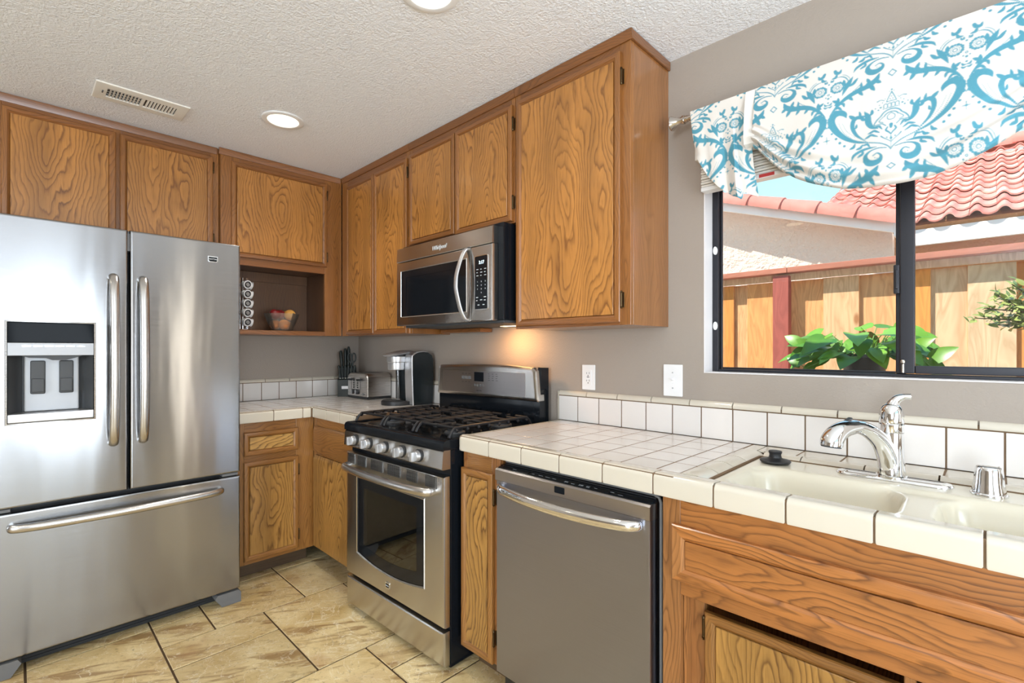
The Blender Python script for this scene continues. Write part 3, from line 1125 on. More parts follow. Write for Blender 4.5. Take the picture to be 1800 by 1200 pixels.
SINK = (2.948, 3.80, -.574, -.166)
c = thing('tiled_countertop', 'white tiled countertop with cream edge tiles over dishwasher and sink cabinet', 'countertop', (2.95, -.3, .87), BACK)
bm = B()
box(bm, 1.990, 2.878, -.632, -.002, .8715, CT - .0007)
box(bm, 2.878, SINK[0] - .004, -.632, -.002, .8715, CT - .014)
box(bm, SINK[0] - .004, SINK[1] + .004, -.632, SINK[2] - .001, .8715, CT - .004)
box(bm, SINK[0] - .004, SINK[1] + .004, SINK[3] + .001, -.116, .8715, CT - .014)
box(bm, SINK[0] - .004, SINK[1] + .004, -.116, -.002, .8715, CT - .0007)
box(bm, SINK[0] - .0055, SINK[0] + .0010, SINK[2], SINK[3] + .004, CT - .020, CT - .0065)
box(bm, SINK[0] - .0055, SINK[1], SINK[3] - .0015, SINK[3] + .0035, CT - .020, CT - .0065)
box(bm, SINK[1] + .004, 4.2, -.632, -.002, .8715, CT - .004)
part('grout_bed', bm, M['grout'], c)
bm = B()
xs = [2.012] + [2.099 + .1174 * k for k in range(0, 7)] + [2.874]
ys = [-.584, -.470, -.3525, -.235, -.1175, -.014]
tile_field(bm, xs, ys, CT, .006)
part('field_tiles', bm, M['tile'], c)
bm = B()
cap_run(bm, [1.985, 1.9935 - .0005] if False else [1.986, 1.994] if False else [1.994, 2.157, 2.322, 2.490, 2.655, 2.820, 2.985, 3.149, 3.312, 3.474, 3.638, 3.80, 3.965, 4.13, 4.2], -.636)
# rounded left end along the stove side
prof = [(1.988, .871), (1.986, .876), (1.986, CT - .014), (1.989, CT - .004), (1.996, CT + .001), (2.0105, CT), (2.0105, CT - .006), (1.9925, CT - .006), (1.9925, .871)]
for a, b in ((-.60, -.47), (-.47, -.3525), (-.3525, -.235), (-.235, -.1175), (-.1175, -.014)):
    prism(bm, prof, 0, 1, 'xz')
    bm.verts.ensure_lookup_table()
    for v in bm.verts[-2 * len(prof):]:
        v.co.y = a + G_ / 2 if v.co.y < .5 else b - G_ / 2
pts = cap_profile(-.636)
loft(bm, [[(1.9865, y, z) if y > -.61 else (1.9875, y + .006, z) for y, z in pts], [(1.9925, y, z) for y, z in pts]], True, (True, True))
part('edge_tiles', bm, M['cap'], c)
bm = B()      # quarter round border of the sink
for xa, xb in ((2.876, SINK[0] - .002), (3.872, SINK[1] + .002)):
    q = [(xa, CT - .004), (xa, CT), (xa + (xb - xa) * .35, CT + .003), (xa + (xb - xa) * .65, CT + .001), (xb - (xb - xa) * .15, CT - .005), (xb, CT - .012), (xb, CT - .02)]
    for a, b in ((-.584, -.485), (-.485, -.377), (-.377, -.270), (-.270, -.120)):
        loft(bm, [[(x, a + G_ / 2, z) for x, z in q], [(x, b - G_ / 2, z) for x, z in q]], True, (True, True))
q = [(-.118, CT - .004), (-.118, CT), (-.130, CT + .0025), (-.146, CT + .001), (-.157, CT - .005), (-.164, CT - .014), (-.164, CT - .02)]
xc = [2.951, 3.06, 3.2215, 3.384, 3.546, 3.71, 3.80]
for a, b in zip(xc[:-1], xc[1:]):
    loft(bm, [[(a + G_ / 2, y, z) for y, z in q], [(b - G_ / 2, y, z) for y, z in q]], True, (True, True))
tile_field(bm, [2.876, 2.921, 3.038, 3.156, 3.273, 3.391, 3.508, 3.625, 3.743, 3.872], [-.1165, -.014], CT, .006, 0)
part('sink_border_tiles', bm, M['cap'], c)

# L shaped counter in the corner
c = thing('tiled_countertop', 'white tiled corner countertop between the refrigerator and the stove', 'countertop', (.45, -.45, .87), BACK)
bm = B()
box(bm, .002, .632, -1.034, -.002, .8715, CT - .0007)
box(bm, .632, 1.158, -.632, -.002, .8715, CT - .0007)
part('grout_bed', bm, M['grout'], c)
bm = B()
tile_field(bm, [.014 + .1165 * k for k in range(5)] + [.584], [-1.034, -.936, -.819, -.703, -.584], CT, .006)
tile_field(bm, [.014 + .1165 * k for k in range(10)] + [1.158], [-.584, -.47, -.3525, -.235, -.1175, -.014], CT, .006)
part('field_tiles', bm, M['tile'], c)
bm = B()
cap_run(bm, [.655, .815, .978, 1.138, 1.158], -.636)
cap_run(bm, [.640, .655], -.636)
mark = len(bm.verts)
bm2 = B()
cap_run(bm2, [-1.034, -.849, -.688, -.640], -.636)
for v in bm2.verts:
    v.co = Vector((-v.co.y, v.co.x, v.co.z))
tmp = bpy.data.meshes.new('tmp')
bm2.to_mesh(tmp)
bm2.free()
bm.from_mesh(tmp)
bpy.data.meshes.remove(tmp)
box(bm, .590, .639, -.639, -.590, CT - .006, CT + .001, .003)
part('edge_tiles', bm, M['cap'], c)


def splash(name_label, base, frame, xs, caps, depth=.011, z0=CT + .0015, zt=1.047, left_cap=None):
    t = thing('tiled_backsplash', name_label, 'backsplash', base, frame)
    bm = B()
    box(bm, xs[0], xs[-1], -depth + .002, -.0008, z0, zt + .012)
    part('grout_bed', bm, M['grout'], t)
    bm = B()
    for a, b in zip(xs[:-1], xs[1:]):
        if b - a > .012:
            box(bm, a + G_ / 2, b - G_ / 2, -depth - .001, -.0085, z0, zt - G_ / 2, .0016, 2)
    part('field_tiles', bm, M['tile'], t)
    bm = B()
    q = [(-.0008, zt + G_ / 2), (-.013, zt + G_ / 2), (-.0145, zt + .006), (-.0135, zt + .013), (-.0095, zt + .020), (-.004, zt + .0235), (-.0008, zt + .024)]
    for a, b in zip(caps[:-1], caps[1:]):
        if b - a > .01:
            loft(bm, [[(a + G_ / 2, y, z) for y, z in q], [(b - G_ / 2, y, z) for y, z in q]], True, (True, True))
    if left_cap:
        prism(bm, [(left_cap, -.0008), (left_cap, -.006), (left_cap + .004, -.0125), (left_cap + .0085, -.0135), (left_cap + .0085, -.0008)], z0, zt + .02, 'xy')
    part('cap_tiles', bm, M['cap'], t)
    return t


splash('long white tiled backsplash with rounded cap tiles under the window', (2.95, -.005, CT), BACK,
       [1.985] + [2.099 + .1174 * k for k in range(0, 18)] + [4.2], [1.985] + [2.149 + .1635 * k for k in range(0, 13)], left_cap=1.976)
splash('short white tiled backsplash behind the coffee maker and toaster', (.6, -.005, CT), BACK,
       [.014 + .1165 * k for k in range(10)] + [1.158], [.0175 + .163 * k for k in range(7)] + [1.158])
splash('short white tiled backsplash between refrigerator and corner', (-.5, -.005, CT), LEFT,
       [-1.034, -.935, -.819, -.705, -.593, -.478, -.363, -.251, -.135, -.016], [-1.034, -.845, -.682, -.524, -.365, -.20, -.018])

# ================================================================== refrigerator
c = thing('refrigerator', 'stainless steel french door refrigerator with water dispenser and bottom freezer', 'refrigerator', (-1.507, -.4, 0), LEFT)
FX0, FX1 = -1.953, -1.0615
yF = -.783
bm = B()
box(bm, FX0 + .006, FX1 - .006, -.70, -.03, .045, 1.775, .006)
part('body', bm, M['mid_grey'], c)
bm = B()
box(bm, FX0 + .012, FX1 - .012, -.712, -.7005, .09, 1.77)
part('gasket', bm, M['black_matte'], c)


def steel_slab(x0, x1, z0, z1, holes=None, name='door', r=.010):
    prof = [(0, -.713), (0, yF + r), (r * .3, yF + r * .3), (r, yF)]
    rects = [(x0 + i, x1 - i, z0 + i, z1 - i, y) for i, y in prof]
    bm = B()
    if holes:
        hx0, hx1, hz0, hz1 = holes
        rects += [(hx0, hx1, hz0, hz1, yF), (hx0, hx1, hz0, hz1, yF + .012)]
        rect_loft(bm, rects, cap=(False, False))
    else:
        rect_loft(bm, rects, cap=(True, True))
    return part(name, bm, M['steel'], c, ((x0 + x1) / 2, yF, (z0 + z1) / 2), smooth=30)


def bow_handle(parent, pts, ra, mats, name='handle', flat=.8, ends=None, upv=None):
    bm = B()
    P = smoothpath(pts, 8)
    tube(bm, P, ra, 20, flat=flat, upv=upv)
    h = part(name, bm, mats, parent)
    return h


DZ0, DZ1 = .652, 1.791
# dispenser door
HX0, HX1, HZ0, HZ1 = -1.886, -1.618, .974, 1.380
d = steel_slab(FX0, -1.5105, DZ0, DZ1, (HX0, HX1, HZ0, HZ1))
bm = B()
rect_loft(bm, [(HX0 + .001, HX1 - .001, HZ0 + .001, HZ1 - .001, yF + .011), (HX0 + .001, HX1 - .001, HZ0 + .001, HZ1 - .001, yF - .002),
               (HX0 + .006, HX1 - .006, HZ0 + .005, HZ1 - .005, yF - .003), (HX0 + .006, HX1 - .006, HZ0 + .005, HZ1 - .005, yF + .011)], cap=(False, False))
part('dispenser_bezel', bm, M['steel_plain'], d)
bm = B()
box(bm, HX0 + .007, HX1 - .007, yF - .001, yF + .012, 1.294, HZ1 - .006, .003)
part('dispenser_display', bm, M['display'], d)
bm = B()
box(bm, HX0 + .007, HX1 - .007, yF - .0025, yF + .012, 1.243, 1.2935, .002)
pad = part('dispenser_buttons', bm, M['pale_grey'], d)
bm = B()
for k in range(6):
    xk = HX0 + .047 + k * .032
    for a, b, e, f in ((0, .026, 1.2775, 1.279), (0, .026, 1.284, 1.2848), (0, .0012, 1.2775, 1.2848), (.0248, .026, 1.2775, 1.2848), (.006, .02, 1.2806, 1.2818)):
        box(bm, xk + a, xk + b, yF - .0032, yF - .0024, e, f)
part('dispenser_marks', bm, M['silver'], d, wn=False)
# recess: curved side walls, back plate and sloping ceiling
bm = B()
ring = []
for z in (1.016, 1.2425):
    row = []
    for k in range(13):
        t = k / 12
        x = HX0 + .0085 + (HX1 - HX0 - .017) * t
        y = yF + .010 + .062 * min(1, (math.sin(PI * t) * 2.3)) ** .6 if 0 < t < 1 else yF + .004
        row.append((x, y, z))
    ring.append(row)
loft(bm, ring, closed=False)
part('dispenser_recess', bm, M['dark_grey'], d)
bm = B()
box(bm, -1.833, -1.668, yF + .052, yF + .066, 1.017, 1.242, .006)
part('dispenser_backplate', bm, M['pale_grey'], d)
for xc in (-1.793, -1.708):
    bm = B()
    box(bm, xc - .022, xc + .022, yF + .036, yF + .051, 1.088, 1.222, .005)
    box(bm, xc - .019, xc + .019, yF + .030, yF + .040, 1.095, 1.15, .004)
    part('dispenser_paddle', bm, M['dark_grey'], d)
bm = B()
prism(bm, [(-1.84, 1.2425), (-1.82, 1.234), (-1.77, 1.232), (-1.752, 1.224), (-1.71, 1.224), (-1.68, 1.234), (-1.66, 1.2425)], yF + .012, yF + .052)
part('dispenser_nozzle', bm, M['dark_grey'], d)
bm = B()
box(bm, HX0 + .007, HX1 - .007, yF - .0045, yF + .068, .981, 1.0155, .004)
part('drip_tray', bm, M['silver'], d)
bow_handle(d, [(-1.562, yF + .004, .866), (-1.562, yF - .026, .872), (-1.562, yF - .050, .93), (-1.562, yF - .064, 1.08), (-1.562, yF - .068, 1.222),
               (-1.562, yF - .064, 1.365), (-1.562, yF - .050, 1.515), (-1.562, yF - .026, 1.573), (-1.562, yF + .004, 1.579)], .0175, M['satin'], upv=(1, 0, 0))
d = steel_slab(-1.5045, FX1, DZ0, DZ1)
bow_handle(d, [(-1.460, yF + .004, .866), (-1.460, yF - .026, .872), (-1.460, yF - .050, .93), (-1.460, yF - .064, 1.08), (-1.460, yF - .068, 1.222),
               (-1.460, yF - .064, 1.365), (-1.460, yF - .050, 1.515), (-1.460, yF - .026, 1.573), (-1.460, yF + .004, 1.579)], .0175, M['satin'], upv=(1, 0, 0))


def shield(x, y, z, w, h, parent):
    """maker's badge: dark plate in a bright rim"""
    bm = B()
    pts = [(x - w / 2, z + h / 2), (x - w / 2, z - h * .28), (x - w * .36, z - h / 2), (x + w * .36, z - h / 2), (x + w / 2, z - h * .28), (x + w / 2, z + h / 2)]
    prism(bm, pts, y, y - .003)
    b_ = part('badge', bm, M['chrome'], parent)
    bm = B()
    prism(bm, [(x + (px - x) * .86, z + (pz - z) * .74) for px, pz in pts], y - .0028, y - .0036)
    part('badge_plate', bm, M['black_gloss'], b_)
    lettering('MAYTAG', h * .36, (x, y - .0037, z - h * .10), M['white_ink'], b_)


shield(-1.184, yF, 1.704, .042, .029, d)
d = steel_slab(FX0, FX1, .068, .634, name='freezer_drawer')
bow_handle(d, [(-1.868, yF + .004, .578), (-1.862, yF - .022, .578), (-1.80, yF - .040, .577), (-1.66, yF - .053, .5765), (-1.51, yF - .057, .576),
               (-1.36, yF - .053, .5765), (-1.22, yF - .040, .577), (-1.158, yF - .022, .578), (-1.152, yF + .004, .578)], .0165, M['satin'], upv=(0, 0, 1))
for xa, xb in ((-1.15, FX1 + .002), (FX0 - .002, -1.86)):
    bm = B()
    box(bm, xa + .01, xb - .01, -.770, -.714, .6365, .6495, .002)
    part('hinge_cover', bm, M['mid_grey'], c)
bm = B()
box(bm, -1.545, -1.47, -.76, -.69, 1.776, 1.790, .004)
box(bm, -1.512, -1.5035, -.775, -.70, 1.70, 1.776, .001)
part('center_hinge_cover', bm, M['mid_grey'], c)
bm = B()
box(bm, FX0 + .05, FX1 - .05, -.70, -.68, .006, .066)
for k in range(4):
    box(bm, FX0 + .09, FX1 - .11, -.704, -.700, .014 + k * .013, .021 + k * .013)
part('toe_grille', bm, M['grille'], c)
for s, xa in ((1, FX1 + .002), (-1, FX0 - .002)):
    bm = B()
    pr = [(xa, .0015), (xa, .050), (xa - s * .012, .062), (xa - s * .105, .062), (xa - s * .115, .045), (xa - s * .085, .0015)]
    prism(bm, pr, -.786, -.70)
    part('foot', bm, M['mid_grey'], c)

# ================================================================== gas range (stands turned a touch from the wall)
RG = (0.030, 1.565, -.043)
c = thing('gas_range', 'stainless steel gas range with black cooktop and five front knobs', 'stove', (0, 0, 0), RG)
W = .3785
bm = B()
box(bm, -W, W, -.625, -.004, .012, .872, .004)
for x in (-W + .05, W - .05):
    for y in (-.58, -.06):
        cyl(bm, (x, y, .001), (x, y, .013), .018, n=16)
part('body', bm, M['black_gloss'], c)
# cooktop: black enamel pan with a rolled front edge
bm = B()
prof = [(-.10, .8725), (-.10, .906), (-.60, .906), (-.628, .910), (-.645, .912), (-.658, .908), (-.664, .898), (-.664, .8745), (-.64, .8725)]
prism(bm, prof, -W - .004, W + .004, 'yz')
for s in (-1, 1):
    box(bm, min(s * (W - .02), s * (W + .004)), max(s * (W - .02), s * (W + .004)), -.64, -.10, .905, .912, .004)
part('cooktop', bm, M['black_gloss'], c)
burn = [(-.235, -.20, .034), (-.235, -.48, .044), (0, -.34, .040), (.235, -.20, .044), (.235, -.48, .034)]
for bx, by, r in burn:
    bm = B()
    lathe(bm, [(r * 1.35, .9062), (r * 1.3, .912), (r * .95, .914), (r * .95, .920)], (bx, by, 0), 28, mi=0)
    lathe(bm, [(r, .920), (r * 1.02, .924), (r * .92, .929), (r * .3, .9305)], (bx, by, 0), 28, mi=1)
    part('burner', bm, [M['dark_grey'], M['black_iron']], c)


def grate(x0, x1, cs):
    bm = B()
    y0, y1 = -.615, -.115
    w = .0065
    zt = .950
    def bar(xa, ya, xb, yb, za=zt, zb=zt):
        tube(bm, [(xa, ya, za), (xb, yb, zb)], w, 8, flat=1.25)
    n = 5
    # long side bars
    for x in (x0 + .01, x1 - .01):
        P = [(x, y0, .914), (x, y0 + .012, .934), (x, y0 + .03, zt)] + [(x, y0 + .03 + (y1 - y0 - .06) * k / 6, zt) for k in range(1, 6)] + [(x, y1 - .03, zt), (x, y1 - .012, .934), (x, y1, .914)]
        tube(bm, P, w, 8)
    # cross bars that dip down at their ends over the pan
    for k in range(8):
        y = y0 + .035 + (y1 - y0 - .07) * k / 7
        P = [(x0, y, zt - .014), (x0 + .014, y, zt), (x1 - .014, y, zt), (x1, y, zt - .014)]
        if any(abs(y - cy) < .06 for cy in cs):
            m = (x0 + x1) / 2
            tube(bm, [(x0, y, zt - .014), (x0 + .014, y, zt), (m - .045, y, zt)], w, 8)
            tube(bm, [(m + .045, y, zt), (x1 - .014, y, zt), (x1, y, zt - .014)], w, 8)
        else:
            tube(bm, P, w, 8)
    m = (x0 + x1) / 2
    ys = sorted([y0 + .03] + [v for cy in cs for v in (cy - .035, cy + .035)] + [y1 - .03])
    for a, b in zip(ys[0::2], ys[1::2]):
        bar(m, a, m, b)
    part('grate', bm, M['black_iron'], c)


grate(-W + .012, -.128, (-.20, -.48))
grate(-.122, .122, (-.34,))
grate(.128, W - .012, (-.20, -.48))
# control panel, slightly sloped
bm = B()
prof = [(-.626, .797), (-.664, .797), (-.668, .802), (-.662, .868), (-.656, .8735), (-.626, .8735)]
prism(bm, prof, -W, W, 'yz')
p = part('control_panel', bm, M['steel_warm'], c)
for k, xk in enumerate((-.278, -.155, -.024, .107, .227)):
    zc = .834
    yk = -.6655
    bm = B()
    lathe(bm, [(.026, yk + .002), (.026, yk - .004), (.024, yk - .006)], (xk, 0, zc), 28, axis='y')
    kn = part('knob', bm, M['black_matte'], p, (xk, yk, zc))
    bm = B()
    lathe(bm, [(.0215, yk - .0055), (.0215, yk - .020), (.019, yk - .024), (.001, yk - .0245)], (xk, 0, zc), 28, axis='y')
    part('knob_skirt', bm, M['silver'], kn, (xk, yk, zc))
    bm = B()
    box(bm, xk - .0085, xk + .0085, yk - .044, yk - .022, zc - .020, zc + .020, .004)
    part('knob_grip', bm, M['silver'], kn, (xk, yk, zc))
# oven door with a window whose lower edge is bowed
GX0, GX1, GZ0, GZ1 = -.272, .248, .302, .655
yd = -.657


def bowed(x0, x1, z0, z1, sag, n=10):
    """outline: bottom edge bowed downwards (left to right), then right, top"""
    pts = []
    for k in range(n + 1):
        t = k / n
        pts.append((x0 + (x1 - x0) * t, z0 - sag * (1 - (2 * t - 1) ** 2)))
    for k in range(n + 1):
        t = k / n
        pts.append((x1 - (x1 - x0) * t, z1))
    return pts


def dense_rect(x0, x1, z0, z1, n=10):
    return bowed(x0, x1, z0, z1, 0, n)


def loft_outlines(bm, seq, cap=(False, False), mi=0):
    loft(bm, [[(x, y, z) for x, z in pts] for pts, y in seq], True, cap, mi)


bm = B()
X0, X1, Z0, Z1 = -W + .002, W - .002, .176, .768
loft_outlines(bm, [(dense_rect(X0, X1, Z0, Z1), -.628), (dense_rect(X0, X1, Z0, Z1), yd + .010), (dense_rect(X0 + .003, X1 - .003, Z0 + .003, Z1 - .003), yd + .002),
                   (dense_rect(X0 + .012, X1 - .012, Z0 + .010, Z1 - .008), yd), (bowed(GX0 - .008, GX1 + .008, GZ0 - .010, GZ1 + .008, .030), yd),
                   (bowed(GX0 - .004, GX1 + .004, GZ0 - .006, GZ1 + .004, .030), yd - .003), (bowed(GX0, GX1, GZ0, GZ1, .030), yd - .0005), (bowed(GX0, GX1, GZ0, GZ1, .030), yd + .020)])
dr = part('oven_door', bm, M['steel_warm'], c, smooth=30)
bm = B()
loft_outlines(bm, [(bowed(GX0 + .001, GX1 - .001, GZ0 + .001, GZ1 - .001, .030), yd + .008), (bowed(GX0 + .001, GX1 - .001, GZ0 + .001, GZ1 - .001, .030), yd + .002),
                   (bowed(GX0 + .052, GX1 - .052, GZ0 + .045, GZ1 - .042, .022), yd + .002), (bowed(GX0 + .052, GX1 - .052, GZ0 + .045, GZ1 - .042, .022), yd + .008)])
part('window_border', bm, M['black_gloss'], dr, smooth=30)
bm = B()
loft_outlines(bm, [(bowed(GX0 + .0525, GX1 - .0525, GZ0 + .0455, GZ1 - .0425, .022), yd + .006), (bowed(GX0 + .0525, GX1 - .0525, GZ0 + .0455, GZ1 - .0425, .022), yd + .0025)], (True, True))
part('window_pane', bm, M['oven_glass'], dr, smooth=30)
bm = B()       # inner frame and pale cavity seen through the pane
a_ = (GX0 + .05, GX1 - .05, GZ0 + .043, GZ1 - .04)
rect_loft(bm, [(a_[0], a_[1], a_[2] - .02, a_[3], yd + .0085), (a_[0], a_[1], a_[2] - .02, a_[3], yd + .0115), (a_[0] + .022, a_[1] - .022, a_[2] + .012, a_[3] - .02, yd + .018), (a_[0] + .022, a_[1] - .022, a_[2] + .012, a_[3] - .02, yd + .024)], cap=(False, True))
part('inner_window_frame', bm, M['oven_inner'], dr, smooth=30)
# vent slots above the handle
groups = [(-.350, 5), (-.262, 6), (-.145, 8), (-.010, 8), (.135, 6), (.262, 6)]
for gx, n in groups:
    bm = B()
    box(bm, gx - .0016, gx + (n - 1) * .0125 + .0084, yd - .0008, yd - .0001, .714, .762)
    for k in range(n):
        box(bm, gx + k * .0125 - .0016, gx + k * .0125, yd - .003, yd - .0007, .714, .762, 0, 1, 1)
        box(bm, gx + k * .0125 + .0050, gx + k * .0125 + .0066, yd - .003, yd - .0007, .714, .762, 0, 1, 1)
    part('vent', bm, [M['black_matte'], M['steel_plain']], dr, wn=False)
hp = [(-.342, yd + .002, .700), (-.340, yd - .028, .700), (-.30, yd - .043, .700), (-.15, yd - .055, .699), (0, yd - .058, .6985), (.15, yd - .055, .699), (.272, yd - .043, .700), (.310, yd - .026, .7), (.312, yd + .002, .700)]
bow_handle(dr, [(x, y, z + .004) for x, y, z in hp], .0175, M['satin'], upv=(0, 0, 1))
bm = B()
cx_, cz_ = -.012, .222
prism(bm, rrect(cx_ - .016, cx_ + .016, cz_ - .013, cz_ + .013, .004), yd + .001, yd - .003)
b_ = part('badge', bm, M['chrome'], dr)
bm = B()
prism(bm, rrect(cx_ - .012, cx_ + .012, cz_ - .009, cz_ + .009, .003), yd - .0028, yd - .0038)
part('badge_plate', bm, M['black_gloss'], b_)
lettering('MAYTAG', .0058, (cx_, yd - .004, cz_ - .002), M['white_ink'], b_)
bm = B()
rect_loft(bm, [(X0, X1, .024, .160, -.628), (X0, X1, .024, .160, yd + .012), (X0 + .004, X1 - .004, .028, .157, yd + .003), (X0 + .014, X1 - .014, .036, .152, yd)], cap=(True, True))
part('storage_drawer', bm, M['steel_warm'], c, smooth=30)
# backguard
bm = B()
prism(bm, [(-.004, .873), (-.004, 1.178), (-.060, 1.180), (-.066, 1.02), (-.072, 1.012), (-.072, .89), (-.090, .873)], -W + .002, W - .002, 'yz')
part('backguard', bm, M['black_gloss'], c)
bm = B()


def guard_outline(s=0.0):
    x0, x1, z0, z1 = -W + s, W - s, 1.016 + s, 1.186 - s
    pts = [(x0 + .004, z0), (x1 - .004, z0), (x1, z0 + .006)]
    for k in range(7):
        a = PI / 2 * k / 6
        pts.append((x1 - .034 + .024 * math.cos(a) - .0, z1 - .026 + .022 * math.sin(a)))
    for k in range(1, 8):
        t = k / 8
        pts.append((x1 - .034 + (x0 - x1 + .068) * t, z1 - .004 + .008 * math.sin(PI * t)))
    for k in range(7):
        a = PI / 2 + PI / 2 * k / 6
        pts.append((x0 + .034 + .024 * math.cos(a), z1 - .026 + .022 * math.sin(a)))
    pts.append((x0, z0 + .006))
    return pts


loft_outlines(bm, [(guard_outline(0), -.040), (guard_outline(0), -.078), (guard_outline(.004), -.086), (guard_outline(.012), -.090), (guard_outline(.020), -.090)], (True, True))
g_ = part('backguard_face', bm, M['steel_warm'], c, smooth=30)
bm = B()
prism(bm, rrect(-.325, .300, 1.036, 1.152, .006), -.0895, -.092)
gp = part('control_overlay', bm, M['steel_band'], g_, smooth=30)
bm = B()
box(bm, -.060, .012, -.0935, -.0915, 1.098, 1.147, .001)
part('clock_display', bm, M['display'], g_)
bm = B()
for k in range(4):
    lathe(bm, [(.007, -.0915), (.007, -.093), (.001, -.0932)], (-.056 + k * .021, 0, 1.078), 14, axis='y')
for i in range(3):
    box(bm, -.160 + i * .026, -.138 + i * .026, -.0928, -.0915, 1.108, 1.124)
part('control_keys', bm, M['mid_grey'], g_, wn=False)
bm = B()
for i in range(3):
    for j in range(4):
        box(bm, .045 + i * .028, .060 + i * .028 - .004 * (j % 2), -.0925, -.0915, 1.106 + j * .011, 1.108 + j * .011)
for i in range(3):
    box(bm, -.158 + i * .026, -.142 + i * .026, -.0925, -.0915, 1.136, 1.138)
    box(bm, -.158 + i * .026, -.145 + i * .026, -.0925, -.0915, 1.092, 1.094)
part('printed_marks', bm, M['dark_grey'], g_, wn=False)
lettering('MAYTAG', .010, (-.022, -.0922, 1.046), M['dark_ink'], g_)

# ================================================================== microwave over the range
c = thing('microwave', 'stainless over the range microwave with curved handle and keypad', 'microwave', (1.535, -.15, 1.395), BACK)
MX0, MX1, MZ0, MZ1 = 1.153, 1.917, 1.395, 1.816
ym = -.390
bm = B()
box(bm, MX0 + .004, 1.950, -.352, -.004, MZ0 + .004, 1.830, .003)
part('body', bm, M['black_gloss'], c)
bm = B()
prism(bm, [(-.353, 1.738), (ym + .004, 1.738), (ym, 1.742), (ym + .004, 1.812), (ym + .010, MZ1), (-.353, MZ1)], MX0, MX1, 'yz')
f_ = part('vent_panel', bm, M['steel_warm'], c)
lettering('Whirlpool', .030, (1.532, ym - .0006, 1.763), M['white_ink'], f_, shear=.35, spacing=.92)
bm = B()
DX1 = 1.772
prof = [(0, -.354), (0, ym + .006), (.002, ym + .001), (.006, ym)]
wx0, wx1, wz0, wz1 = 1.200, 1.742, 1.444, 1.686
rects = [(MX0 + i, DX1 - i, MZ0 + i, 1.735 - i, y) for i, y in prof] + [(wx0 - .005, wx1 + .005, wz0 - .005, wz1 + .005, ym), (wx0 - .002, wx1 + .002, wz0 - .002, wz1 + .002, ym - .003), (wx0, wx1, wz0, wz1, ym - .001), (wx0, wx1, wz0, wz1, ym + .01)]
rect_loft(bm, rects, cap=(False, False))
d = part('door', bm, M['steel_warm'], c, smooth=30)
bm = B()
rect_loft(bm, [(wx0 + .001, wx1 - .001, wz0 + .001, wz1 - .001, ym + .010), (wx0 + .001, wx1 - .001, wz0 + .001, wz1 - .001, ym + .001), (wx0 + .042, wx1 - .075, wz0 + .028, wz1 - .036, ym + .001), (wx0 + .042, wx1 - .075, wz0 + .028, wz1 - .036, ym + .003)], cap=(False, True))
part('window', bm, M['black_gloss'], d, smooth=30)
bm = B()
rect_loft(bm, [(DX1 + .002 + i, MX1 - i, MZ0 + i, 1.735 - i, y) for i, y in prof], cap=(True, True))
kp = part('control_panel', bm, M['steel_warm'], c, smooth=30)
bm = B()
prism(bm, rrect(1.804, 1.892, 1.446, 1.690, .008), ym + .001, ym - .0035)
pl = part('keypad_rim', bm, M['chrome'], kp, smooth=30)
bm = B()
prism(bm, rrect(1.807, 1.889, 1.449, 1.687, .006), ym - .003, ym - .0042)
part('keypad', bm, M['black_gloss'], kp, smooth=30)
lettering('3:17', .021, (1.852, ym - .0045, 1.651), M['clock'], kp, name='clock_digits')
bm = B()
yk = ym - .0046
for j, z in enumerate((1.626, 1.612, 1.598)):
    for i in range(3):
        x = 1.818 + i * .026
        box(bm, x, x + .013 - .004 * ((i + j) % 2), yk, yk + .001, z, z + .0028)
part('keypad_marks', bm, M['white_ink'], kp, wn=False)
for j, row in enumerate(('123', '456', '789', '0')):
    for i, ch in enumerate(row):
        x = (1.825 + i * .026) if len(row) > 1 else 1.851
        lettering(ch, .0085, (x, yk + .0002, 1.569 - j * .0165), M['white_ink'], kp, name='keypad_digit')
bm = B()
for x, z, w in ((1.816, 1.500, .013), (1.868, 1.500, .014), (1.816, 1.486, .009), (1.868, 1.486, .012), (1.843, 1.488, .014), (1.826, 1.466, .012), (1.860, 1.466, .012)):
    box(bm, x, x + w, yk, yk + .001, z, z + .0032)
part('keypad_marks', bm, M['white_ink'], kp, wn=False)
P = smoothpath([(1.748, ym + .002, 1.402), (1.746, ym - .014, 1.408), (1.738, ym - .032, 1.45), (1.733, ym - .052, 1.53), (1.733, ym - .055, 1.575), (1.735, ym - .050, 1.62), (1.742, ym - .030, 1.69), (1.748, ym - .012, 1.725), (1.750, ym + .002, 1.731)], 6)
bm = B()
tube(bm, P, .0145, 16, flat=.45, upv=(1, 0, 0))
part('handle', bm, M['silver'], d)
bm = B()
box(bm, MX0 + .02, 1.945, -.345, -.02, 1.385, 1.3985, .004)
part('underside_panel', bm, M['dark_grey'], c)
bm = B()
box(bm, 1.70, 1.80, -.13, -.09, 1.3835, 1.386, .001)
part('cooktop_lamp', bm, M['hood_lens'], c)
lamp('cooktop_light', 'AREA', 1.7, (1.72, -.15, 1.380), (1.76, -.06, .9), (1.0, 0.52, 0.2), shape='RECTANGLE', size=.10, size_y=.05)
# wooden filler strip under the cabinet run
bm = B()
box(bm, 1.165, 1.515, -.10, -.012, 1.362, 1.383, .002)
solo('filler_strip', 'short oak filler strip fixed under the microwave at its left end', 'trim', bm, M['up_h'], (1.34, -.05, 1.362))

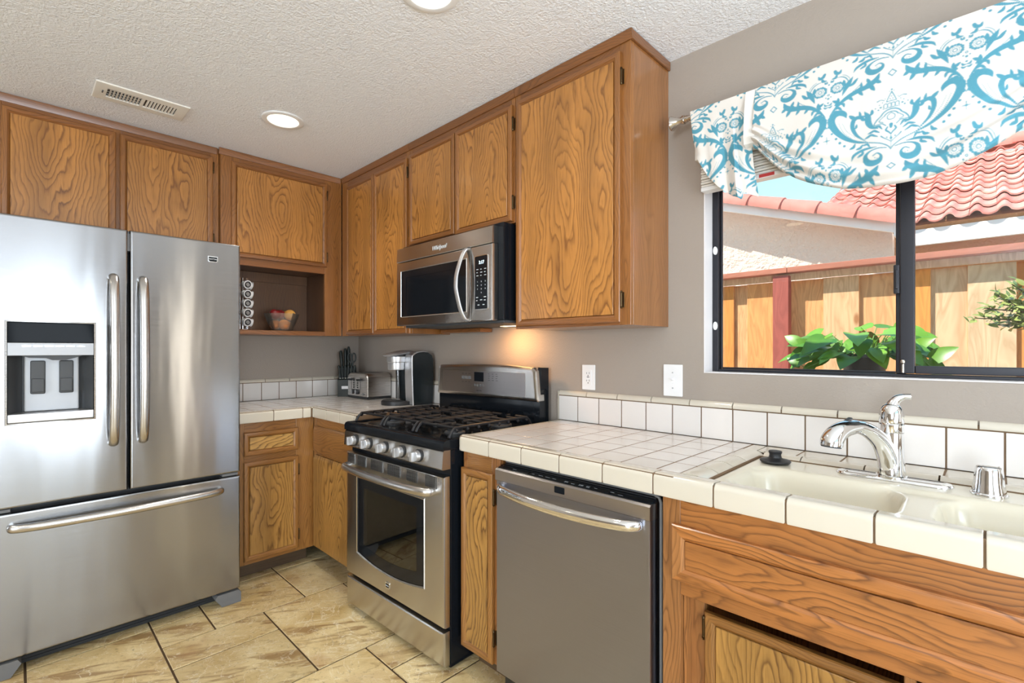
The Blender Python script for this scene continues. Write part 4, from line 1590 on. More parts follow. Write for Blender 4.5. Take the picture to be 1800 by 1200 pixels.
# ================================================================== dishwasher
c = thing('dishwasher', 'dark stainless dishwasher with bowed chrome handle under the tiled counter', 'dishwasher', (2.51, -.3, 0), BACK)
DX0, DX1 = 2.2035, 2.8145
yw = -.6417
bm = B()
box(bm, DX0 + .006, DX1 - .004, -.600, -.03, .02, .852, .003)
part('tub', bm, M['black_matte'], c)
bm = B()
rect_loft(bm, [(DX0, DX1, .105, .795, -.602), (DX0, DX1, .105, .795, yw + .008), (DX0 + .002, DX1 - .002, .107, .795, yw + .004), (DX0 + .006, DX1 - .006, .110, .795, yw + .003)], cap=(True, True))
d = part('door', bm, M['steel_dark'], c, (2.509, yw, .45), smooth=30)
bm = B()
prism(bm, [(-.602, .7955), (yw + .002, .7955), (yw - .001, .798), (yw - .001, .834), (yw + .004, .8395), (-.602, .8395)], DX0 - .001, DX1 + .001, 'yz')
tb = part('top_band', bm, M['steel_band'], d)
bm = B()
prism(bm, [(-.601, .8396), (yw + .009, .8396), (yw + .010, .841), (-.612, .8475), (-.601, .8475)], DX0 + .003, DX1 - .003, 'yz')
part('control_strip', bm, M['black_gloss'], d)
bm = B()
rr_ = random.Random(5)
zf = lambda y: .8412 + (y - (yw + .010)) / (-.612 - yw - .010) * .0065
for x0_, n_, st in ((2.275, 7, .030), (2.505, 9, .0285)):
    for k in range(n_):
        x = x0_ + k * st
        w = .010 + rr_.random() * .008
        for yy in ((-.6235,) if x0_ < 2.4 else (-.6255, -.6215)):
            if rr_.random() < .85:
                rotbox(bm, (x + w / 2, yy, zf(yy) + .0003), (w, .0022, .0004), Matrix.Rotation(math.atan2(-.0065, .02), 3, 'X'))
part('control_marks', bm, M['white_ink'], d, wn=False)
bm = B()
prism(bm, rrect(2.479, 2.519, .808, .829, .003), yw - .0005, yw - .0022)
part('indicator_window', bm, M['display'], d)
bm = B()
P = smoothpath([(2.228, yw + .004, .779), (2.236, yw - .012, .777), (2.275, yw - .028, .774), (2.38, yw - .043, .771), (2.508, yw - .049, .770), (2.635, yw - .043, .771), (2.74, yw - .028, .774), (2.778, yw - .012, .776), (2.784, yw + .004, .777)], 8)
n_ = len(P)
tube(bm, P, [.010 + .0085 * math.sin(PI * i / (n_ - 1)) ** .5 for i in range(n_)], 20, flat=.75, upv=(0, 0, 1))
part('handle', bm, M['chrome'], d)
bm = B()
box(bm, DX0 + .02, DX1 - .02, -.56, -.54, .003, .10)
part('toe_panel', bm, M['black_matte'], c)
bm = B()       # grey weather strip in the gap on the right and across the top
tube(bm, [(2.8255, -.598, .12), (2.8255, -.598, .84), (2.820, -.598, .853), (2.806, -.598, .8585), (2.215, -.598, .8585)], .0045, 8)
part('weather_strip', bm, M['mid_grey'], c)
# ================================================================== sink and faucet
bm = B()
nx, ny = 150, 76
sx0_, sx1_, sy0_, sy1_ = SINK[0] + .002, SINK[1] - .002, SINK[2] + .001, SINK[3] - .001
ZR = CT - .008


def sd_rr(x, y, x0, x1, y0, y1, r):
    qx = abs(x - (x0 + x1) / 2) - (x1 - x0) / 2 + r
    qy = abs(y - (y0 + y1) / 2) - (y1 - y0) / 2 + r
    return -(math.hypot(max(qx, 0), max(qy, 0)) + min(max(qx, qy), 0) - r)


def sst(t):
    t = max(0, min(1, t))
    return t * t * (3 - 2 * t)


vg = []
for j in range(ny + 1):
    for i in range(nx + 1):
        x, y = sx0_ + (sx1_ - sx0_) * i / nx, sy0_ + (sy1_ - sy0_) * j / ny
        d0 = sd_rr(x, y, 2.972, 3.776, -.560, -.292, .05)
        d1 = sd_rr(x, y, 2.985, 3.338, -.557, -.302, .07)
        d2 = sd_rr(x, y, 3.392, 3.765, -.557, -.302, .07)
        z = ZR - .010 * sst(d0 / .02) - .165 * (sst(d1 / .05) + sst(d2 / .05)) - .012 * max(0, min(1, (max(d1, d2)) / .12))
        e = min(x - sx0_, sx1_ - x, y - sy0_, sy1_ - y)
        z -= .006 * max(0, 1 - e / .006) ** 2
        vg.append(bm.verts.new((x, y, z)))
for j in range(ny):
    for i in range(nx):
        a = j * (nx + 1) + i
        bm.faces.new((vg[a], vg[a + 1], vg[a + nx + 2], vg[a + nx + 1]))
solo('kitchen_sink', 'cream double bowl sink set into the white tiled counter', 'sink', bm, M['sink'], (3.37, -.37, ZR), smooth=80, wn=False, recalc=False)

ZD = ZR + .0005
fx, fy = 3.292, -.222
c = thing('faucet', 'chrome pull out kitchen faucet with single lever on the cream sink', 'faucet', (fx, fy, ZD), BACK)
bm = B()


def stadium(hl, hw, n=10):
    pts = []
    for k in range(n + 1):
        a = -PI / 2 + PI * k / n
        pts.append((hl - hw + hw * math.cos(a), hw * math.sin(a)))
    for k in range(n + 1):
        a = PI / 2 + PI * k / n
        pts.append((-hl + hw + hw * math.cos(a), hw * math.sin(a)))
    return pts


loft(bm, [[(fx + x, fy + y, ZD + z) for x, y in stadium(l, w)] for l, w, z in ((.124, .031, 0), (.124, .031, .003), (.121, .028, .007), (.112, .020, .0085), (.108, .017, .006), (.10, .010, .006))])
part('deck_plate', bm, M['chrome'], c)
bm = B()
lathe(bm, [(.034, .006), (.034, .012), (.0315, .014), (.0310, .02), (.0285, .05), (.0272, .08), (.0268, .125)], (fx, fy, ZD), 36)
part('body', bm, M['chrome'], c)
bm = B()
lathe(bm, [(.0262, .1255), (.0278, .1275), (.0278, .147), (.0262, .1485), (.0255, .150)], (fx, fy, ZD), 36)
part('collar', bm, M['chrome'], c)
bm = B()
lathe(bm, [(.0262, .1505), (.0275, .153), (.0275, .17), (.0255, .185), (.020, .196), (.012, .201), (.001, .2025)], (fx, fy, ZD), 36)
P = smoothpath([(fx - .004, fy + .002, ZD + .176), (fx + .001, fy + .004, ZD + .195), (fx + .010, fy + .006, ZD + .212), (fx + .024, fy + .008, ZD + .220), (fx + .040, fy + .010, ZD + .2215)], 6)
tube(bm, P, [.019 - .0115 * min(1, i / (len(P) - 1) * 1.25) for i in range(len(P))], 14, flat=1.2)
lv = part('lever', bm, M['chrome'], c)
# spout leaves the body low on its front side, rises and curves over to the spray head
dx_, dy_ = -.115, -.20
P = smoothpath([(fx - .002, fy - .004, ZD + .030), (fx - .009, fy - .018, ZD + .070), (fx - .020, fy - .042, ZD + .106), (fx - .040, fy - .080, ZD + .135), (fx - .060, fy - .116, ZD + .1465), (fx - .074, fy - .140, ZD + .144)], 7)
bm = B()
n_ = len(P)
tube(bm, P, [.026 - .0085 * min(1, (i / (n_ - 1)) * 1.3) for i in range(n_)], 20)
part('spout', bm, M['chrome'], c)
P2 = smoothpath([(fx - .060, fy - .116, ZD + .1465), (fx - .078, fy - .147, ZD + .142), (fx - .091, fy - .171, ZD + .131), (fx - .0985, fy - .186, ZD + .114), (fx - .0995, fy - .188, ZD + .102)], 7)
bm = B()
n_ = len(P2)
tube(bm, P2, [.0178 + .0082 * math.sin(PI * .5 * i / (n_ - 1)) for i in range(n_)], 22)
sp = part('spray_head', bm, M['chrome'], c)
bm = B()
e, e2 = P2[-1], (P2[-1] - P2[-2]).normalized()
tube(bm, [e - e2 * .001, e + e2 * .004, e + e2 * .0045], [.0235, .022, .001], 22)
part('spray_face', bm, M['dark_grey'], sp)
bm = B()
mid = P2[6]
rotbox(bm, (mid.x + .002, mid.y + .004, mid.z + .0205), (.012, .026, .006), Matrix.Rotation(math.radians(-28), 3, 'Z') @ Matrix.Rotation(math.radians(26), 3, 'X'), .0025)
part('spray_button', bm, M['dark_grey'], sp)

bm = B()
lathe(bm, [(.001, 0), (.034, 0), (.034, .004), (.0325, .006), (.031, .007), (.0275, .030), (.0255, .056), (.0245, .064), (.022, .0675), (.018, .069), (.001, .0695)], (3.478, -.235, ZD), 36)
solo('air_gap_cap', 'small chrome air gap cap on the sink right of the faucet', 'cap', bm, M['chrome'], (3.478, -.235, ZD))
bm = B()
lathe(bm, [(.001, 0), (.030, 0), (.040, .003), (.043, .007), (.041, .010), (.024, .013), (.0175, .018), (.016, .026), (.018, .032), (.019, .035), (.017, .0375), (.001, .038)], (3.012, -.236, ZD), 36)
solo('sink_stopper', 'black rubber sink stopper lying on the back corner of the sink', 'stopper', bm, M['black_matte'], (3.012, -.236, ZD))

# ================================================================== wall plates
c = thing('wall_outlet', 'white electrical outlet plate above the tiled backsplash', 'outlet', (2.156, -.001, 1.139), BACK)
bm = B()
box(bm, 2.120, 2.192, -.007, -.0008, 1.081, 1.197, .003)
part('cover_plate', bm, M['white_plastic'], c)
bm = B()
box(bm, 2.139, 2.173, -.0088, -.0068, 1.104, 1.174, .0015)
sk = part('socket', bm, M['white_plastic'], c)
bm = B()
for z in (1.156, 1.122):
    box(bm, 2.1475, 2.1493, -.0094, -.0087, z - .002, z + .006)
    box(bm, 2.1615, 2.1633, -.0094, -.0087, z - .002, z + .007)
    cyl(bm, (2.156, -.0087, z - .009), (2.156, -.0094, z - .009), .0025, n=10)
box(bm, 2.149, 2.163, -.0092, -.0087, 1.1385, 1.1415)
part('slots', bm, M['dark_ink'], sk, wn=False)
c = thing('light_switch', 'white toggle light switch plate beside the window', 'switch', (2.567, -.001, 1.143), BACK)
bm = B()
box(bm, 2.527, 2.608, -.007, -.0008, 1.079, 1.207, .003)
part('cover_plate', bm, M['white_plastic'], c)
bm = B()
box(bm, 2.5615, 2.5735, -.0078, -.0066, 1.131, 1.156, .0006)
rotbox(bm, (2.5675, -.012, 1.147), (.009, .013, .007), Matrix.Rotation(math.radians(-28), 3, 'X'), .0015)
part('toggle', bm, M['white_plastic'], c)
bm = B()
for z in (1.174, 1.112):
    lathe(bm, [(.0032, -.0068), (.003, -.0082), (.0005, -.0085)], (2.5675, 0, z), 12, axis='y')
part('screw', bm, M['pale_grey'], c)

# ================================================================== counter appliances
ZC = CT + .0008
# ---- coffee maker
c = thing('coffee_maker', 'black and silver single cup coffee maker left of the stove', 'coffee maker', (.90, -.15, ZC), BACK)
kx0, kx1 = .800, 1.000
bm = B()
side = [(-.176, ZC), (-.182, ZC + .15), (-.184, 1.215), (-.178, 1.232), (-.150, 1.2475), (-.110, 1.2535), (-.070, 1.249), (-.040, 1.232), (-.030, 1.205), (-.026, 1.10), (-.034, ZC)]
prism(bm, side, .9145, kx1 - .004, 'yz')
prism(bm, [(y + .03 if y < -.15 else y, z - .006 if z > 1.1 else z) for y, z in side], kx0 + .004, .914, 'yz')
part('housing', bm, M['keurig_black'], c, smooth=35)
bm = B()       # bright rim round the front and top edge of the side panel
rim = smoothpath([(kx1 - .003, -.177, ZC + .001), (kx1 - .003, -.183, ZC + .15), (kx1 - .003, -.185, 1.212), (kx1 - .003, -.177, 1.234), (kx1 - .003, -.150, 1.249), (kx1 - .003, -.110, 1.255), (kx1 - .003, -.070, 1.250)], 5)
tube(bm, rim, [.0045] * (len(rim) - 6) + [.0045 * (1 - k / 7) for k in range(1, 7)], 10)
part('rim_trim', bm, M['silver'], c)
bm = B()
prism(bm, [(-.1765, ZC + .004), (-.1825, ZC + .15), (-.1845, 1.213), (-.1785, 1.2335), (-.150, 1.249), (-.14, 1.245), (-.170, 1.225), (-.178, 1.20), (-.178, ZC + .15), (-.172, ZC + .004)], .918, kx1 - .008, 'yz')
part('front_panel', bm, M['silver'], c, smooth=35)
bm = B()
hx, hy = .862, -.205
lathe(bm, [(.001, 1.142), (.052, 1.142), (.055, 1.147), (.056, 1.186), (.058, 1.188), (.060, 1.192), (.061, 1.222), (.056, 1.227)], (hx, hy, 0), 36)
part('brew_head', bm, M['silver'], c)
bm = B()
rings = []
for y, z, w, h in ((-.288, 1.2285, .018, .004), (-.275, 1.231, .050, .008), (-.24, 1.237, .060, .012), (-.19, 1.244, .062, .016), (-.13, 1.2525, .058, .012), (-.07, 1.249, .050, .008)):
    rings.append([(hx + w * math.cos(a), y, z + h * math.sin(a)) for a in [2 * PI * k / 20 for k in range(20)]])
loft(bm, rings)
part('lid', bm, M['silver'], c)
bm = B()
ta = [(hx + .098 * math.cos(a) * 1.0, -.195 + .105 * math.sin(a)) for a in [PI + PI * k / 18 for k in range(19)]]
loft(bm, [[(x, y, z) for x, y in ta + [(hx + .098, -.178), (hx - .098, -.178)] ] if True else 0 for z in (ZC, ZC + .022, )])
loft(bm, [[(hx + (x - hx) * s, -.195 + (y + .195) * s, z) for x, y in ta + [(hx + .098, -.19), (hx - .098, -.19)]] for s, z in ((.99, ZC + .022), (.94, ZC + .026), (.9, ZC + .0265))])
part('drip_tray', bm, M['black_matte'], c)
bm = B()
cyl(bm, (.812, -.165, ZC + .028), (.812, -.165, 1.16), .014, n=20)
part('water_tube', bm, M['tank'], c)

# ---- toaster
c = thing('toaster', 'brushed steel four slot toaster with black base beside the knife block', 'toaster', (.362, -.11, ZC), BACK)
tx0, tx1, ty0, ty1, tz1 = .224, .500, -.205, -.022, 1.106
bm = B()


def arch(x0, x1, z0, z1, r, n=8):
    pts = [(x0, z0), (x1, z0)]
    for k in range(n + 1):
        a = PI / 2 * k / n
        pts.append((x1 - r + r * math.cos(a), z1 - r + r * math.sin(a)))
    for k in range(n + 1):
        a = PI / 2 + PI / 2 * k / n
        pts.append((x0 + r + r * math.cos(a), z1 - r + r * math.sin(a)))
    return pts


o0 = arch(tx0, tx1, ZC + .018, tz1, .042)
o1 = arch(tx0 + .004, tx1 - .004, ZC + .018, tz1 - .004, .040)
o2 = arch(tx0 + .010, tx1 - .010, ZC + .018, tz1 - .008, .036)
loft(bm, [[(x, ty0, z) for x, z in o2], [(x, ty0 + .002, z) for x, z in o1], [(x, ty0 + .008, z) for x, z in o0], [(x, ty1 - .008, z) for x, z in o0], [(x, ty1, z) for x, z in o1]])
part('shell', bm, M['steel_plain'], c, smooth=30)
bm = B()
box(bm, tx0 + .002, tx1 - .002, ty0 + .002, ty1 - .002, ZC + .002, ZC + .0178, .005)
part('base', bm, M['black_matte'], c)
bm = B()
for y in (-.165, -.135, -.092, -.062):
    box(bm, tx0 + .05, tx1 - .05, y - .007, y + .007, tz1 - .002, tz1 + .0006)
part('bread_slots', bm, M['black_matte'], c, wn=False)
for xs_ in (.283, .408):
    bm = B()
    box(bm, xs_ - .0015, xs_ + .0015, ty0 - .0012, ty0 + .001, .985, 1.072)
    sl = part('lever_slot', bm, M['black_matte'], c, wn=False)
    bm = B()
    box(bm, xs_ - .022, xs_ + .022, ty0 - .022, ty0 - .0015, 1.053, 1.065, .004)
    part('lever', bm, M['black_matte'], sl)
for xk in (.318, .370):
    bm = B()
    for k in range(4):
        lathe(bm, [(.0055, ty0 + .001), (.0055, ty0 - .003), (.0005, ty0 - .0035)], (xk, 0, 1.052 - k * .0155), 12, axis='y')
    part('buttons', bm, M['black_matte'], c)
    bm = B()
    lathe(bm, [(.017, ty0 + .001), (.017, ty0 - .010), (.014, ty0 - .014), (.0005, ty0 - .0142)], (xk - .004, 0, .976), 24, axis='y')
    kn = part('dial', bm, M['black_matte'], c)
    bm = B()
    box(bm, xk - .0065, xk - .0015, ty0 - .019, ty0 - .0135, .963, .989, .001)
    part('dial_grip', bm, M['silver'], kn)
bm = B()
prism(bm, [(.448 + .015 * math.cos(a), .963 + .0065 * math.sin(a)) for a in [2 * PI * k / 24 for k in range(24)]], ty0 + .001, ty0 - .0015)
bd = part('badge', bm, M['black_matte'], c)
lettering('OSTER', .0062, (.448, ty0 - .0018, .9608), M['white_ink'], bd)

# ---- knife block with its knives and scissors
KB = (1.00, .132, -.160)
c = thing('knife_block', 'black wooden knife block with small silver plate in the counter corner', 'knife block', (0, 0, ZC), KB)
bm = B()
z0 = ZC
prism(bm, [(-.052, z0), (-.056, 1.050), (-.040, 1.058), (-.018, 1.062), (-.010, 1.136), (-.004, 1.143), (.046, 1.128), (.052, 1.12), (.050, z0)], -.060, .060, 'yz')
part('block', bm, M['block_black'], c, smooth=25)
bm = B()
box(bm, -.033, .030, -.0585, -.0535, .984, 1.005, .001)
part('name_plate', bm, M['silver'], c)
L_KNIFE = 'short black handled steak knife standing in the front row of the knife block'
for k in range(6):
    x = -.046 + k * .0184
    lean = (k - 2.5) * .004
    t_ = thing('steak_knife', L_KNIFE, 'knife', (x, -.036, 1.0605), KB, group='steak knives in the knife block')
    bm = B()
    tube(bm, [(x, -.036, 1.0625), (x + lean * .2, -.035, 1.085), (x + lean * .6, -.033, 1.120), (x + lean, -.032, 1.150), (x + lean, -.032, 1.153)], [.0062, .0072, .0068, .0078, .004], 12, flat=1.35)
    part('handle', bm, M['block_black'], t_)
    bm = B()
    box(bm, x - .0045, x + .0045, -.041, -.031, 1.0585, 1.0625, .001)
    part('bolster', bm, M['chrome'], t_)
for lab, x, y, tx_, ty_, ln in (('tall black handled knife leaning left at the back of the knife block', -.038, .012, -.046, .016, .120),
                                ('tallest black handled knife in the middle of the knife block', .006, .018, .008, .022, .150),
                                ('black handled sharpening steel behind the kitchen scissors in the knife block', -.014, .026, -.016, .030, .135)):
    t_ = thing('kitchen_knife', lab, 'knife', (x, y, 1.135), KB)
    bm = B()
    za = 1.139
    tube(bm, [(x, y, za), ((x + tx_) / 2, (y + ty_) / 2, za + ln * .4), (tx_, ty_, za + ln * .85), (tx_, ty_, za + ln)], [.010, .0115, .0125, .006], 14, flat=1.5)
    part('handle', bm, M['block_black'], t_)
t_ = thing('kitchen_scissors', 'black kitchen scissors with two finger loops in the knife block', 'scissors', (.03, -.002, 1.135), KB)
for s, xc in ((-1, .018), (1, .046)):
    bm = B()
    loop = [(xc + .0135 * math.cos(a), -.006 + s * .003, 1.208 + .032 * math.sin(a)) for a in [2 * PI * k / 24 for k in range(24)]]
    tube(bm, loop, .0048, 10, loop=True)
    tube(bm, [(.032 + s * .004, -.003 + s * .003, 1.140), (.032 + s * .006, -.005 + s * .003, 1.160), (xc - s * .004, -.006 + s * .003, 1.180)], [.0055, .006, .0055], 10)
    part('finger_loop', bm, M['block_black'], t_)

# ================================================================== things in the niche (run frame LEFT: x = world y, -y = world x)
ZN = 1.3848
BC = (-.632, -.165)
bm = B()
lathe(bm, [(.001, 0), (.060, 0), (.064, .004), (.086, .060), (.106, .112), (.107, .1135), (.104, .1135), (.102, .110), (.082, .061), (.060, .009), (.001, .0075)], (BC[0], BC[1], ZN), 40)
solo('glass_bowl', 'clear glass bowl full of fruit standing in the dark niche', 'bowl', bm, M['bowl_glass'], (BC[0], BC[1], ZN), LEFT, wn=False)


def fruit(name, label, x, y, z, r, mats, dim=.12, tilt=(0, 0), squash=.94, cat=None, stem=True, group=None):
    t_ = thing(name, label, cat or name, (x, y, z), LEFT, group)
    rot = Matrix.Rotation(tilt[0], 3, 'X') @ Matrix.Rotation(tilt[1], 3, 'Y')
    bm = B()
    prof = []
    n = 16
    for k in range(n + 1):
        a = -PI / 2 + PI * k / n
        rr_ = r * math.cos(a)
        zz = r * squash * math.sin(a)
        zz -= math.copysign(dim * r * math.exp(-(rr_ / (r * .35)) ** 2), zz) * (1 if abs(a) > .6 else 0)
        prof.append((max(rr_, .0004), zz))
    lathe(bm, prof, (0, 0, 0), 24)
    for v in bm.verts:
        v.co = rot @ v.co + Vector((x, y, z))
    part('flesh', bm, mats, t_, smooth=80, wn=False)
    if stem:
        bm = B()
        p = [Vector((0, 0, r * (squash - dim))), Vector((.001, .001, r * squash * .98)), Vector((.004, .002, r * squash * 1.12))]
        tube(bm, [rot @ q + Vector((x, y, z)) for q in p], [.0012, .0012, .0016], 6)
        part('stem', bm, M['twig'], t_)
    return t_


zb = ZN + .008
fruit('orange', 'bright orange at the front of the glass fruit bowl', BC[0] + .000, BC[1] - .039, zb + .0355, .0345, M['orange'], .04, stem=False, squash=.97)
fruit('orange', 'orange low on the left side of the glass fruit bowl', BC[0] - .0345, BC[1] + .020, zb + .0355, .0340, M['orange'], .04, stem=False, squash=.97)
fruit('nectarine', 'blushed fruit low on the right inside the glass bowl', BC[0] + .0345, BC[1] + .020, zb + .0355, .0340, M['nectarine'], .08, stem=False, cat='fruit')
fruit('apple', 'dark red apple on the left top of the fruit bowl', BC[0] - .046, BC[1] - .014, zb + .102, .036, M['apple'], .16, (.3, .2))
fruit('apple', 'dark red apple in the middle top of the fruit bowl', BC[0] - .002, BC[1] + .022, zb + .102, .033, M['apple'], .16, (.9, .1))
fruit('nectarine', 'yellow blushed fruit resting on the right rim of the glass bowl', BC[0] + .044, BC[1] - .022, zb + .100, .036, M['nectarine'], .14, (1.3, .2), cat='fruit')
fruit('lemon', 'pale yellow fruit peeking out behind the apples', BC[0] + .048, BC[1] + .040, zb + .108, .024, M['banana'], .0, (1.4, .6), squash=1.2, stem=False)

# pod carousel
PC = (-.872, -.185)
c = thing('pod_carousel', 'chrome wire carousel holding coffee pods in the niche beside the refrigerator', 'rack', (PC[0], PC[1], ZN), LEFT)
bm = B()
lathe(bm, [(.001, .001), (.058, .001), (.060, .004), (.058, .007), (.001, .009)], (PC[0], PC[1], ZN), 32)
part('base', bm, M['chrome'], c)
bm = B()
cyl(bm, (PC[0], PC[1], ZN + .009), (PC[0], PC[1], ZN + .325), .005, n=12)
part('post', bm, M['chrome'], c)
dirs = [(0, -1), (1, 0)]
for i, (ux, uy) in enumerate(((.25, -.97), (.97, .1))):
    bm = B()
    for s in (-1, 1):
        px, py = -uy * .024 * s, ux * .024 * s
        tube(bm, [(PC[0] + ux * .012 + px, PC[1] + uy * .012 + py, ZN + .006), (PC[0] + ux * .012 + px, PC[1] + uy * .012 + py, ZN + .322)], .0017, 6)
    for k in range(5):
        z = ZN + .052 + k * .0575
        ring = [(PC[0] + ux * (.026 + .02 * math.sin(a) * .3) - uy * .0225 * math.cos(a), PC[1] + uy * (.026 + .02 * math.sin(a) * .3) + ux * .0225 * math.cos(a), z + .0225 * math.sin(a)) for a in [2 * PI * q / 20 for q in range(20)]]
        tube(bm, ring, .0014, 6, loop=True)
    part('wire_column', bm, M['chrome'], c)
words = ['lowest', 'second lowest', 'middle', 'second highest', 'topmost']
for i, (ux, uy, side_) in enumerate(((.25, -.97, 'facing the room'), (.97, .1, 'pointing toward the fruit bowl'))):
    for k in range(5):
        z = ZN + .052 + k * .0575
        rot = Vector((ux, uy, -.22)).normalized().to_track_quat('Z', 'Y').to_matrix()
        o_ = Vector((PC[0] + ux * .012, PC[1] + uy * .012, z + .006))
        t_ = thing('coffee_pod', '%s white coffee pod %s on the chrome carousel' % (words[k], side_), 'coffee pod', o_, LEFT, group='coffee pods on the carousel')
        bm = B()
        lathe(bm, [(.001, .002), (.0175, .002), (.0195, .008), (.0222, .036), (.0225, .040)], (0, 0, 0), 20)
        for v in bm.verts:
            v.co = rot @ v.co + o_
        part('cup', bm, M['white_plastic'], t_)
        bm = B()
        lathe(bm, [(.0225, .0402), (.0255, .0405), (.0255, .0418), (.0218, .0422), (.0005, .0422)], (0, 0, 0), 24)
        for v in bm.verts:
            v.co = rot @ v.co + o_
        ld = part('foil_lid', bm, M['white_plastic'], t_)
        bm = B()
        lathe(bm, [(.0005, .0423), (.0195, .0423), (.0195, .0428), (.0005, .0429)], (0, 0, 0), 24)
        for v in bm.verts:
            v.co = rot @ v.co + o_
        part('lid_print', bm, M['dark_ink'], ld)
        bm = B()
        for s in (-.0065, 0, .0065):
            rotbox(bm, (s * .7, s * .7, .0433), (.0022, .026 - abs(s) * .9, .0005), Matrix.Rotation(PI / 4, 3, 'Z'))
        for v in bm.verts:
            v.co = rot @ v.co + o_
        part('lid_stripes', bm, M['white_plastic'], ld, wn=False)

# ================================================================== ceiling fixtures
def downlight(x, y, label):
    c = thing('recessed_light', label, 'ceiling light', (x, y, CZ - .0005), BACK, 'recessed lights in the ceiling')
    bm = B()
    lathe(bm, [(.098, -.0008), (.0985, -.004), (.094, -.0075), (.076, -.008), (.073, -.006), (.072, -.0008)], (x, y, CZ), 48)
    part('trim_ring', bm, M['white_plastic'], c)
    bm = B()
    lathe(bm, [(.0715, -.0012), (.0715, -.004), (.05, -.0058), (.0005, -.0065)], (x, y, CZ), 40)
    part('lens', bm, M['lens'], c)
    lamp('downlight', 'SPOT', 25, (x, y, CZ - .02), (x, y, 0), (1.0, .93, .82), spot_size=math.radians(130), spot_blend=.9, shadow_soft_size=.07)


downlight(.92, -.905, 'round recessed ceiling light near the corner cabinets')
downlight(2.18, -.915, 'round recessed ceiling light cut off by the top of the photo')
for x_, y_, lb in ((.92, -3.0, 'added unseen fill light at the back of the kitchen by the refrigerator wall'),
                   (2.18, -3.0, 'added unseen fill light in the middle of the back of the kitchen'), (3.44, -3.0, 'added unseen fill light behind the camera')):
    downlight(x_, y_, lb)  # unseen ceiling fixtures, added to brighten the kitchen from behind the camera
c = thing('ceiling_vent', 'off white metal air vent in the ceiling in front of the refrigerator cabinets', 'vent', (.64, -1.44, CZ - .0005), BACK)
vx0, vx1, vy0, vy1 = .550, .735, -1.614, -1.265
bm = B()
rect = [(0, -.0008), (.001, -.005), (.004, -.0075), (.045, -.0085), (.046, -.0008)]
loft(bm, [[(vx0 + i, vy0 + i, CZ + z), (vx1 - i, vy0 + i, CZ + z), (vx1 - i, vy1 - i, CZ + z), (vx0 + i, vy1 - i, CZ + z)] for i, z in rect], True, (False, False))
part('frame', bm, M['shade'], c)
bm = B()
box(bm, vx0 + .045, vx1 - .045, vy0 + .045, vy1 - .045, CZ - .0012, CZ - .0006)
part('duct_backing', bm, M['black_matte'], c)
bm = B()
ym_ = (vy0 + vy1) / 2
box(bm, vx0 + .046, vx1 - .046, ym_ - .006, ym_ + .006, CZ - .0085, CZ - .0014)
n = 9
for k in range(n):
    for y, tl in ((vy0 + .052 + (ym_ - .010 - vy0 - .052) * (k + .5) / n, .6), (ym_ + .012 + (vy1 - .048 - ym_ - .012) * (k + .5) / n, -.6)):
        rotbox(bm, ((vx0 + vx1) / 2, y, CZ - .0052), (vx1 - vx0 - .094, .0085, .0012), Matrix.Rotation(tl, 3, 'X'))
for k in range(3):
    x = vx0 + .066 + k * .026
    box(bm, x, x + .002, vy0 + .047, ym_ - .007, CZ - .0028, CZ - .0014)
part('louvers', bm, M['shade'], c)
bm = B()
box(bm, vx0 + .085, vx0 + .110, vy0 + .028, vy0 + .033, CZ - .012, CZ - .0075, .001)
part('damper_tab', bm, M['mid_grey'], c)

# ================================================================== valance, rod and pleated shade
c = thing('curtain_rod', 'brushed nickel curtain rod with flared end cap above the window', 'curtain rod', (3.29, -.085, 2.134), BACK)
ry, rz_ = -.088, 2.134
bm = B()
cyl(bm, (2.655, ry, rz_), (3.93, ry, rz_), .0115, n=20)
part('rod', bm, M['nickel'], c)
for s, xe in ((1, 2.602), (-1, 3.983)):
    bm = B()
    lathe(bm, [(.001, 0), (.0265, s * .0005), (.0275, s * .004), (.024, s * .010), (.0175, s * .022), (.0145, s * .034), (.0140, s * .046), (.0165, s * .047), (.0165, s * .054), (.013, s * .055), (.013, s * .066)], (xe, ry, rz_), 28, axis='x')
    part('finial', bm, M['nickel'], c)
    bm = B()
    xb = xe + s * .075
    tube(bm, [(xb, ry, rz_ - .011), (xb, ry + .03, rz_ - .013), (xb, -.002, rz_ - .013)], .006, 10)
    cyl(bm, (xb, -.0006, rz_ - .013), (xb, -.005, rz_ - .013), .020, n=20)
    part('bracket', bm, M['nickel'], c)

# ---- printed damask repeat (millimetres, symmetric about 0 and about half the repeat)
PW, PH = 307.0, 270.0
RES = 1.0
nu, nv = int(PW / RES), int(PH / RES)
ink = np.full((nv, nu), 99.0)
uu, vv = np.meshgrid((np.arange(nu) + .5) * RES, (np.arange(nv) + .5) * RES)


def dab(u, v, r):
    for sgn in (1, -1):
        du = (uu - sgn * u + PW / 2) % PW - PW / 2
        dv = (vv - v + PH / 2) % PH - PH / 2
        np.minimum(ink, np.sqrt(du * du + dv * dv) - r, out=ink)


def wipe(u, v, r):
    for sgn in (1, -1):
        du = (uu - sgn * u + PW / 2) % PW - PW / 2
        dv = (vv - v + PH / 2) % PH - PH / 2
        np.maximum(ink, r - np.sqrt(du * du + dv * dv), out=ink)


def stroke(pts, w, fn=dab, k=7):
    P = smoothpath([(a, b, ww) for (a, b), ww in zip(pts, w)], k)
    for p in P:
        fn(p.x, p.y, max(.5, p.z))


def leaf(base, tip, w, bend=0.0, fn=dab):
    bx, by = base
    tx, ty = tip
    mx, my = (bx + tx) / 2 - (ty - by) * bend, (by + ty) / 2 + (tx - bx) * bend
    stroke([base, ((bx + mx) / 2, (by + my) / 2), (mx, my), ((tx + mx) / 2, (ty + my) / 2), tip], [w * .4, w * .8, w, w * .95, w * .4], fn)


